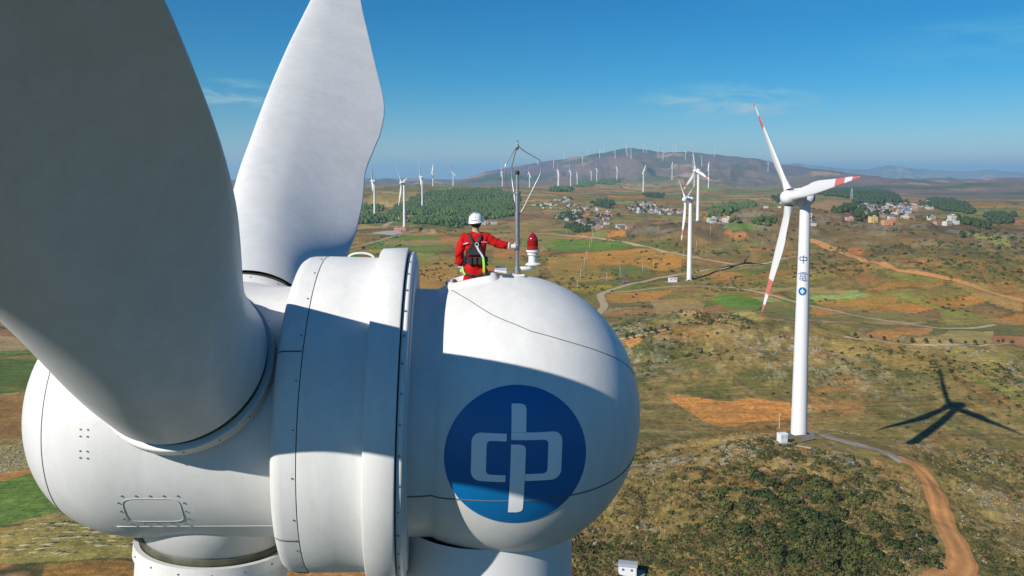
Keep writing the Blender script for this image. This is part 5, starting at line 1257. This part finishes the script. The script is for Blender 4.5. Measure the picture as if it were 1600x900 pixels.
# woods of dense pines: masses
def cone_tree(seed):
    q = np.random.default_rng(seed); V = []; n = 6
    for (r_, z_) in ((.10, 0), (.42, .18), (.50, .34), (.34, .62), (.14, .86)):
        for k in range(n): a_ = 2 * math.pi * k / n + z_ * 2; rr_ = r_ * (.75 + .5 * q.random()); V.append((rr_ * math.cos(a_), rr_ * math.sin(a_), z_ + .06 * q.normal()))
    Fq = [(i * n + k, i * n + (k + 1) % n, (i + 1) * n + (k + 1) % n, (i + 1) * n + k) for i in range(4) for k in range(n)]; m_ = len(V); V.append((0, 0, 1.0)); V.append((0, 0, 1.0))
    Fq += [(4 * n + k, 4 * n + (k + 1) % n, m_, m_ + 1) for k in range(n)]
    return np.array(V), np.array(Fq)
CT = [cone_tree(i) for i in range(6)]
def wood(poly, spacing, h, label, m=M_pine, name='pine_wood', round_=False):
    P_ = ground_points([p[0] for p in poly], [p[1] for p in poly])[:, :2]; lo, hi = P_.min(0), P_.max(0)
    gx, gy = np.meshgrid(np.arange(lo[0], hi[0], spacing), np.arange(lo[1], hi[1], spacing)); gx = gx.ravel() + rng.normal(size=gx.size) * spacing * .35; gy = gy.ravel() + rng.normal(size=gy.size) * spacing * .35
    wv = spacing * 2.5; keep = inpoly(gx + (vnoise(gx / 30, gy / 30, 3) - .5) * wv * 2, gy + (vnoise(gx / 30, gy / 30, 4) - .5) * wv * 2, P_) & (fbm(gx / 60, gy / 60, 12, 3) > .33)
    for (tx, ty, *_r) in [(t.location.x, t.location.y) for t in TUR]: keep &= np.hypot(gx - tx, gy - ty) > 16
    gx, gy = gx[keep], gy[keep]
    if len(gx) == 0: return
    hh2 = h * (.55 + .8 * rng.random(len(gx)) ** 1.3) * (.8 + .4 * fbm(gx / 80, gy / 80, 13, 2)); wd = hh2 * (.95 if not round_ else 1.15)
    o = scatter(name, CT, np.stack([gx, gy, hgrid(gx, gy) - .4], 1), np.stack([wd, wd, hh2], 1), m); tag(o, label, 'wood', None, 'stuff'); print(name, len(gx))
wood([(596, 341), (612, 326), (640, 312), (668, 303), (700, 299), (740, 296), (775, 298), (812, 306), (806, 318), (792, 328), (760, 335), (720, 337), (690, 338), (650, 336), (620, 336)], 4.8, 6.8, 'dark green pine wood covering the long hill on the left of the plain')
wood([(530, 350), (545, 341), (590, 338), (625, 340), (680, 342), (715, 345), (712, 352), (660, 351), (600, 349), (560, 349)], 6.2, 7.4, 'narrow strip of dark pines at the foot of the wooded hill')
wood([(548, 338), (556, 325), (575, 318), (590, 322), (596, 330), (580, 335)], 7.8, 8.2, 'dark pines showing beside the edge of the big rear blade')
wood([(692, 352), (720, 336), (800, 330), (808, 336), (770, 342), (735, 352), (712, 357)], 6.2, 7.4, 'dark pine belt below the wooded hill behind the white helmet')
wood([(1268, 303), (1290, 298), (1340, 297), (1385, 301), (1402, 312), (1392, 320), (1345, 318), (1325, 309), (1290, 306)], 7.0, 10.7, 'dark wood stretching behind the village on the right', M_tree, 'wood')
wood([(1308, 330), (1318, 320), (1338, 321), (1342, 333), (1325, 336)], 6.2, 8.2, 'round dark copse at the left edge of the village', M_tree, 'wood'); wood([(1342, 342), (1350, 335), (1372, 337), (1368, 347), (1350, 348)], 5.5, 7.4, 'small dark copse below the middle of the village', M_tree, 'wood')
wood([(1442, 322), (1452, 315), (1490, 318), (1515, 328), (1520, 336), (1490, 331), (1460, 328)], 6.2, 9.8, 'dark copse right of the village on the plain', M_tree, 'wood'); wood([(1538, 342), (1555, 334), (1575, 338), (1582, 347), (1560, 350)], 5.5, 8.2, 'round dark copse near the right edge of the view', M_tree, 'wood')
wood([(1505, 350), (1512, 344), (1530, 348), (1532, 356), (1518, 357)], 4.7, 6.6, 'two joined dark clumps below the right hand copses', M_tree, 'wood')
wood([(1110, 333), (1125, 322), (1150, 317), (1180, 318), (1165, 326), (1150, 332), (1138, 341), (1118, 338)], 7.0, 6.6, 'green pine patch on the slope right of the turbine mound'); wood([(1126, 352), (1135, 344), (1152, 341), (1153, 346), (1138, 352)], 5.5, 5.7, 'small green pine patch beside the white sheds right of the mound')
wood([(1164, 349), (1180, 340), (1205, 341), (1222, 347), (1210, 353), (1180, 352)], 6.2, 6.6, 'green pine patch just left of the near turbine hub', M_pine); wood([(1206, 316), (1215, 308), (1228, 308), (1230, 316)], 6.2, 9.8, 'dark copse directly left of the near turbine rotor', M_tree, 'wood')
wood([(893, 291), (905, 284), (940, 281), (972, 279), (962, 287), (930, 290)], 10.9, 9.8, 'dark pine wood on the low rise at the plain edge'); wood([(862, 300), (872, 292), (890, 295), (884, 300)], 9.4, 9.8, 'dark pine clump under the close pair of turbines')
wood([(1004, 308), (1012, 304), (1030, 305), (1028, 310)], 7.0, 7.4, 'dark hedge clump at the foot of the lone plain turbine', M_tree, 'wood'); wood([(864, 342), (880, 334), (900, 335), (915, 341), (890, 345)], 6.2, 6.6, 'dark trees below the white village houses right of the mast', M_tree, 'wood')
wood([(1290, 300), (1310, 296), (1300, 306)], 7.0, 8.2, 'dark trees left of the blue lattice mast', M_tree, 'wood')
wood([(888, 350), (925, 352), (950, 358), (948, 366), (915, 362), (890, 358)], 6.2, 4.9, 'dark trees between the lower houses of the middle village', M_tree, 'wood')
wood([(928, 318), (945, 312), (965, 320), (950, 326), (935, 325)], 7.0, 6.6, 'dark trees above the middle village', M_tree, 'wood')

# ------------------------------------------------------------------ villages
M_wallw = mat('whitewash', (.54, .52, .48), .85, var=.12, scale=.4); M_wallt = mat('earth_wall', (.42, .30, .20), .9, var=.15, scale=.4); M_walls = [M_wallw, M_wallt, mat('brick_wall', (.40, .20, .14), .9), mat('yellow_wall', (.62, .42, .16), .85), mat('orange_wall', (.58, .27, .12), .85), mat('pink_wall', (.58, .30, .26), .85), mat('grey_wall', (.42, .42, .42), .9)]
M_tile = mat('grey_tiles', (.16, .15, .15), .85, var=.2, scale=1); M_roofc = mat('roof_concrete', (.33, .31, .29), .9); M_roofr = mat('red_tiles', (.30, .12, .08), .85); M_roofb = mat('blue_sheet', (.05, .18, .45), .5); M_win = mat('window_dark', (.03, .04, .05), .2)
def house_mesh(w, d_, h, wall, roofm, gable, name='house'):
    b = MB(); b.box((0, 0, h / 2 - .4), (w, d_, h + .8), None, 0)
    if gable:
        e_ = .5; q = h * .95; b.put([(-w / 2 - e_, -d_ / 2 - e_, q), (w / 2 + e_, -d_ / 2 - e_, q), (w / 2 + e_, 0, h + d_ * .28), (-w / 2 - e_, 0, h + d_ * .28), (-w / 2 - e_, d_ / 2 + e_, q), (w / 2 + e_, d_ / 2 + e_, q)], [(0, 1, 2, 3), (3, 2, 5, 4), (0, 3, 4), (1, 5, 2)], 1)
    else:
        b.box((0, 0, h + .12), (w + .5, d_ + .5, .24), None, 1); b.box((w * .25, d_ * .15, h + 1.0), (w * .3, d_ * .4, 1.6), None, 0)
    n = max(2, int(w / 3))
    for fl in range(max(1, int(h / 3))):
        for k in range(n):
            xk = (k + .5) / n * w - w / 2
            b.box((xk, -d_ / 2 - .003, 1.5 + fl * 3), (1.1, .06, 1.2), None, 2); b.box((xk, d_ / 2 + .003, 1.5 + fl * 3), (1.1, .06, 1.2), None, 2)
    b.box((w * .1, -d_ / 2 - .006, .6), (1.2, .08, 2.2), None, 2)
    return shared(name, np.concatenate(b.V), b.F, [wall, roofm, M_win], b.I, False)
HT = [house_mesh(11, 7, 5.5, M_wallw, M_roofc, 0), house_mesh(9, 6, 3.2, M_wallt, M_tile, 1), house_mesh(12, 8, 6.2, M_wallw, M_tile, 1), house_mesh(8, 8, 8.5, M_wallw, M_roofc, 0), house_mesh(14, 6, 3.4, M_walls[6], M_roofc, 1), house_mesh(9, 7, 5.8, M_walls[2], M_roofc, 0), house_mesh(10, 7, 5, M_wallt, M_roofr, 1), house_mesh(10, 7, 6, M_walls[5], M_roofc, 0), house_mesh(13, 7, 3.8, M_wallw, M_roofb, 1)]
HKIND = ['white flat-roofed house', 'low earth-walled house with grey tiles', 'white gabled house', 'tall white block-like house', 'long grey shed', 'brick-red flat-roofed house', 'earth-walled house with red roof', 'pink flat-roofed house', 'white shed with blue roof']
def village(n, ell_, seed, where, w=None, sc_=.72):
    q = np.random.default_rng(seed); pts = []
    while len(pts) < n * 6:
        (cx_, cy_, rx_, ry_) = ell_[q.integers(len(ell_))]; a_ = q.random() * 6.283; r_ = math.sqrt(q.random()); pts.append((cx_ + rx_ * r_ * math.cos(a_), cy_ + ry_ * r_ * math.sin(a_)))
    P_ = ground_points([p[0] for p in pts], [p[1] for p in pts]); got = []
    for p in P_:
        if len(got) >= n: break
        if all((p[0] - g_[0]) ** 2 + (p[1] - g_[1]) ** 2 > (12 * sc_) ** 2 for g_ in got): got.append(p)
    gx_ = sorted(g_[0] / g_[1] for g_ in got); gy_ = sorted(g_[1] for g_ in got); nn_ = len(got)
    for p in got:
        pl = ('back ' if p[1] > gy_[nn_ // 2] else 'front ') + ('left' if p[0] / p[1] < gx_[nn_ // 3] else 'right' if p[0] / p[1] > gx_[2 * nn_ // 3] else 'middle')
        k = int(q.choice(9, p=w or [.17, .19, .17, .07, .08, .09, .13, .05, .05])); o = bpy.data.objects.new('house', HT[k]); scene.collection.objects.link(o)
        o.location = (p[0], p[1], float(hgrid(p[0], p[1]))); s_ = sc_ * (.65 + .5 * q.random()); o.scale = (s_, s_, s_); o.rotation_euler = (0, 0, R(q.choice([0, 90, 12, -15, 78]) + q.normal() * 8 + 10))
        tag(o, ' '.join(f'{HKIND[k]}, {pl}, {where}'.split()[:16]), 'house', f'{HKIND[k]} {where}, {pl}')
    return got
V1 = village(18, [(880, 314, 22, 5), (850, 322, 20, 4)], 1, 'in the hamlet right of the mast head')
V2 = village(62, [(905, 326, 30, 6), (930, 333, 25, 7), (890, 340, 22, 5), (945, 340, 15, 6), (925, 350, 25, 5)], 2, 'in the village right of the mast'); village(8, [(932, 356, 12, 3), (975, 357, 12, 2)], 21, 'below the village right of the mast')
V3 = village(52, [(1010, 329, 32, 5), (1040, 331, 30, 5), (1005, 322, 20, 3)], 3, 'in village left of the mound turbine'); village(8, [(1130, 347, 22, 3)], 31, 'by the pine patches')
V4 = village(128, [(1370, 332, 30, 9), (1395, 327, 28, 7), (1355, 325, 15, 6), (1425, 324, 22, 6), (1400, 338, 28, 7), (1450, 322, 12, 5)], 4, 'in the dense village on the right'); village(7, [(1205, 320, 20, 8)], 41, 'scattered left of the near rotor')
village(5, [(765, 350, 12, 2)], 5, 'just right of the white helmet'); village(4, [(1480, 350, 25, 4)], 51, 'scattered right of the dense village'); village(4, [(1270, 345, 10, 8)], 52, 'by the top of the near tower')
def single(mesh, px, py, k, rot, label, cat='house', name='house'):
    p = ground_points([px], [py])[0]; o = bpy.data.objects.new(name, mesh); scene.collection.objects.link(o); o.location = (p[0], p[1], float(hgrid(p[0], p[1]))); o.scale = (k,) * 3; o.rotation_euler = (0, 0, R(rot)); tag(o, label, cat); return o
single(house_mesh(11, 8, 8, M_walls[3], M_roofc, 0), 1364, 347, .72, 8, 'yellow house standing alone below the dense village'); single(house_mesh(14, 8, 6.5, M_walls[4], M_roofc, 0), 1386, 350.5, .72, 5, 'orange house with flat roof at the foot of the dense village')
single(house_mesh(12, 7, 5, M_walls[5], M_roofc, 0), 1327, 344, .65, 5, 'pinkish low house left of the small copse below the village'); single(HT[0], 1455, 343, .7, 20, 'pale house on the slope right of the dense village')
single(house_mesh(14, 5, 4.2, M_walls[5], M_walls[2], 0), 626, 360.5, 1.0, 6, 'pink long building beside the pale concrete yard'); single(house_mesh(5, 4, 4, M_walls[5], M_walls[2], 0), 618.5, 360, 1.0, 6, 'small pink outbuilding left of the long pink one')
single(house_mesh(7, 5, 3.6, M_wallw, M_roofc, 0), 621.5, 343.5, .8, 6, 'small white hut in front of the pine strip'); single(HT[0], 1112, 347.5, .9, 4, 'pale long shed right of the mound turbine')

# trees between the houses
VT = [tree_meshes(500 + i, 7.5, 3.1, M_tree) for i in range(4)]
for got, nm, ne in ((V2, 'in the village right of the mast', 45), (V3, 'in village left of the mound turbine', 30), (V4, 'in the dense village on the right', 55), (V1, 'in the hamlet right of the mast head', 8)):
    for k in range(ne):
        p = got[k * 7 % len(got)]; a_ = k * 2.4; plant('tree', VT[k % 4], p[0] + math.cos(a_) * (9 + k % 9), p[1] + math.sin(a_) * (9 + k % 7), .6 + .5 * random.random(), f'dark leafy tree between houses {nm}', f'trees {nm}')
for i, (px, py, k, lb) in enumerate([(1504, 372, 1.0, 'lone dark round tree on the heath near the green field on the right'), (1519, 367, .7, 'smaller dark tree up the slope beside the green field on the right'), (657, 363, 1.0, 'dark round tree right of the tan plot near the pink building'), (660, 352, .6, 'small dark tree beyond the tan plot near the pink building')]):
    p = ground_points([px], [py])[0]; plant('tree', VT[i % 4], p[0], p[1], k, lb, None)

# ------------------------------------------------------------------ poles, boxes, small things
M_pole = mat('pole_concrete', (.45, .44, .42), .85)
pm = MB(); pm.tube([(0, 0, -.5), (0, 0, 9.5)], [.19, .12], 8); me_pole = shared('post', np.concatenate(pm.V), pm.F, M_pole); pm = MB(); pm.box((0, 0, 9.0), (1.9, .12, .14)); 
for xx_ in (-.8, 0, .8): pm.tube([(xx_, 0, 9.07), (xx_, 0, 9.3)], .06, 6)
me_arm = shared('crossarm', np.concatenate(pm.V), pm.F, M_steel, None, False)
POLES = [(902, 456), (907, 439), (913, 418), (917, 406), (921, 392), (924.5, 383), (926, 371), (948, 443), (969, 433), (1004, 427), (1021, 423), (1088, 391), (1110, 367), (1068, 407), (559, 384), (642, 360.5), (885, 371)]
P_ = ground_points([p[0] for p in POLES], [p[1] for p in POLES])
for i, p in enumerate(P_):
    lb = 'slim utility pole in the line running away through the orange fields beside the dome' if i < 7 else ('slim utility pole in the sparse line crossing toward the middle turbine' if i < 14 else ['slim utility pole beside the road near the rear blade edge', 'slim utility pole next to the pink building', 'slim utility pole by the road at the end of the pole line'][i - 14])
    t = empty('utility_pole', tuple(p), ' '.join(lb.split()[:16]), 'utility pole', 'utility poles in the fields' if i < 14 else None); t.rotation_euler = (0, 0, R(70))
    for nm, me in (('post', me_pole), ('crossarm', me_arm)): o = bpy.data.objects.new(nm, me); scene.collection.objects.link(o); o.parent = t
def lattice(px, py, h, w, m, label):
    p = ground_points([px], [py])[0]; t = empty('lattice_mast', tuple(p), label, 'mast'); b = MB()
    for sx in (-1, 1):
        for sy in (-1, 1): b.tube([p + [sx * w, sy * w, -.3], p + [sx * w * .3, sy * w * .3, h]], w * .07, 4)
    for i in range(9):
        z0, z1 = h * i / 9, h * (i + 1) / 9; w0, w1 = w * (1 - .7 * i / 9), w * (1 - .7 * (i + 1) / 9); s_ = (-1) ** i
        for (a_, b_) in (((-1, -1), (1, -1)), ((1, -1), (1, 1)), ((1, 1), (-1, 1)), ((-1, 1), (-1, -1))): b.tube([p + [a_[0] * w0, a_[1] * w0, z0], p + [b_[0] * w1, b_[1] * w1, z1]], w * .045, 4)
    b.build('lattice', m, t); b = MB(); b.tube([p + [0, 0, h], p + [0, 0, h * 1.12]], w * .05, 5); b.build('antenna', m, t)
lattice(1330.5, 310.5, 24, 2.6, mat('blue_white_steel', (.45, .62, .72), .5), 'pale blue lattice mast in front of the wood behind the dense village'); lattice(704, 449, 14, 1.2, M_steel, 'grey lattice mast in the fields left of the person')
# transformer boxes
def kiosk(p, w, d_, h, rot, label, roofm):
    t = empty('transformer_box', tuple(p), label, 'transformer box'); t.rotation_euler = (0, 0, R(rot))
    def pc(nm, f, m): b = MB(); f(b); o = add(nm, np.concatenate(b.V), b.F, m, None, False); o.parent = t; return o
    pc('slab', lambda b: b.box((.2, -.1, .02), (w * 1.75, d_ * 1.9, .5), None, 0, .03), M_slab)
    pc('cabinet', lambda b: b.box((0, 0, .27 + h / 2), (w, d_, h), None, 0, .03), M_far)
    pc('roof', lambda b: b.put([(-w * .54, -d_ * .58, .27 + h), (w * .54, -d_ * .58, .27 + h), (w * .54, d_ * .58, .27 + h), (-w * .54, d_ * .58, .27 + h), (-w * .54, -d_ * .3, .5 + h), (w * .54, -d_ * .3, .5 + h), (w * .54, d_ * .3, .5 + h), (-w * .54, d_ * .3, .5 + h)], [(0, 1, 5, 4), (1, 2, 6, 5), (2, 3, 7, 6), (3, 0, 4, 7), (4, 5, 6, 7), (3, 2, 1, 0)]), roofm)
    for k in (-1, 1):
        dr = pc('door', lambda b: b.box((k * w * .24, -d_ / 2 - .02, .27 + h * .5), (w * .44, .03, h * .84), None, 0, .006), M_far)
        b = MB(); b.box((k * w * .24, -d_ / 2 - .05, .27 + h * .68), (w * .13, .03, w * .12)); o = add('vent', np.concatenate(b.V), b.F, M_darkslab, None, False); o.parent = dr
def gp(px, py): return ground_points([px], [py])[0]
kiosk(gp(1222, 692), 2.0, 1.8, 2.1, 14, 'white transformer box on a slab beside the near turbine with red banded blades', M_far)
kiosk(gp(981, 899), 3.2, 2.2, 1.9, -12, 'grey-roofed white transformer box at the bottom edge of the view', mat('grey_sheet', (.33, .36, .38), .5))
kiosk(gp(1051, 441), 6.5, 3, 3.2, 6, 'white transformer box left of the turbine between two pale roads', M_far)
pk = gp(1222, 692); b = MB(); b.box((pk[0] + 4.3, pk[1] - 3.4, float(hgrid(pk[0] + 4.3, pk[1] - 3.4)) + .12), (3.4, .35, .14), Matrix.Rotation(R(-32), 3, 'Z')); o = b.build('plank', mat('weathered_wood', (.40, .36, .28), .9), None, False); tag(o, 'grey plank lying in the grass beside the transformer slab', 'plank')
lp = gp(1217.5, 669); t = empty('lamp_post', tuple(lp), 'thin white lamp post left of the near turbine foot', 'lamp post'); b = MB(); b.tube([lp + [0, 0, -.2], lp + [0, 0, 5.3]], [.09, .06], 8); b.build('post', M_far, t); b = MB(); b.box(lp + [.22, 0, 5.3], (.55, .22, .16)); b.build('lamp_head', M_far, t)
# stones edging the pad
for i in range(16):
    px_ = 1272 + i * 4.6 + random.random() * 2; py_ = 667 + i * .75 + random.random() * 1.5; p = gp(px_, py_); o = bpy.data.objects.new('edging_stone', rock_me[i % 8]); scene.collection.objects.link(o); o.location = p; o.scale = (.5, .35, .3); o.rotation_euler = (0, 0, i); tag(o, 'pale edging stone in the row right of the near turbine foot', 'stone', 'edging stones right of the near turbine foot')
# small pink vehicle by the bend of the valley road
vp = gp(977, 442.5); vt = empty('small_truck', tuple(vp), 'tiny pink and purple truck beside the bend of the pale road', 'truck'); vt.rotation_euler = (0, 0, R(20)); M_pink = mat('pink_paint', (.62, .08, .32), .5); M_purple = mat('purple_paint', (.20, .08, .42), .5)
for nm, c_, sz, m_ in (('cab', (-1.5, 0, 1.25), (1.3, 1.7, 1.7), M_purple), ('cargo_bed', (.7, 0, 1.2), (2.9, 1.8, 1.1), M_pink)): b = MB(); b.box(c_, sz, None, 0, .1); o = add(nm, np.concatenate(b.V), b.F, m_, None, False); o.parent = vt
for sx in (-1.4, 1.3):
    for sy in (-.85, .85): o = add('wheel', *revolve([(-.12, .001), (-.12, .38), (.12, .38), (.12, .001)], np.array([sx, sy, .36]), Y_, X_, Z_, 16), M_darkm, None, False); o.parent = vt
# rows of cut straw laid out in the lower left field
hf_ = [(-60, 846), (100, 812), (228, 842), (222, 866), (-60, 880)]; P_ = ground_points([p[0] for p in hf_], [p[1] for p in hf_])[:, :2]
b = MB(); lo, hi = P_.min(0), P_.max(0); cx_, cy_ = np.meshgrid(np.arange(lo[0], hi[0], 4.2), np.arange(lo[1], hi[1], 2.9)); cx_, cy_ = cx_.ravel() + rng.normal(size=cx_.size) * .8, cy_.ravel() + rng.normal(size=cx_.size) * .45
ins = inpoly(cx_, cy_, P_); V0, F0 = MB().box((0, 0, 0), (1.9, .34, .07), None).V[0], np.array([(0, 1, 3, 2), (4, 6, 7, 5), (0, 4, 5, 1), (2, 3, 7, 6), (0, 2, 6, 4), (1, 5, 7, 3)])
px_, py_, ro = [], [], []
for x0, y0 in zip(cx_[ins], cy_[ins]):
    if random.random() < .22: continue
    a_ = .45 + random.random() * .3
    for k in range(random.randint(3, 5)): px_.append(x0 + (k - 2) * .55 + random.gauss(0, .1)); py_.append(y0 + random.gauss(0, .15)); ro.append(a_ + random.gauss(0, .12))
px_, py_ = np.array(px_), np.array(py_); o = scatter('straw_rows', [(V0, F0)], np.stack([px_, py_, hgrid(px_, py_) + .03], 1), .7 + .5 * rng.random(len(px_)), M_straw, np.array(ro)); tag(o, 'bundles of cut straw laid in rows on the lower left field', 'straw', None, 'stuff')
hf_ = [(-60, 712), (44, 692), (54, 730), (-60, 752)]; P_ = ground_points([p[0] for p in hf_], [p[1] for p in hf_])[:, :2]; lo, hi = P_.min(0), P_.max(0); q_ = rng.random((2600, 2)) * (hi - lo) + lo; q_ = q_[inpoly(q_[:, 0], q_[:, 1], P_)]
o = scatter('stubble', [(V0, F0)], np.column_stack([q_, hgrid(q_[:, 0], q_[:, 1]) + .08]), .35 + .3 * rng.random(len(q_)), M_straw); tag(o, 'dry stubble covering the pale field left of the hub', 'stubble', None, 'stuff')

# ------------------------------------------------------------------ air
hz_ = MB(); hz_.box((0, 9000, -355), (86000, 62000, 1310)); haze = hz_.build('haze', None or bpy.data.materials.new('haze'), None, False)
hm = haze.data.materials[0]; hm.use_nodes = True; nt = hm.node_tree; nt.nodes.remove(nt.nodes['Principled BSDF']); pv = nt.nodes.new('ShaderNodeVolumePrincipled')
pv.inputs['Color'].default_value = (.42, .74, 1, 1); pv.inputs['Density'].default_value = 9.0e-5; pv.inputs['Anisotropy'].default_value = .1
nt.links.new(pv.outputs[0], nt.nodes['Material Output'].inputs['Volume']); haze['kind'] = 'stuff'
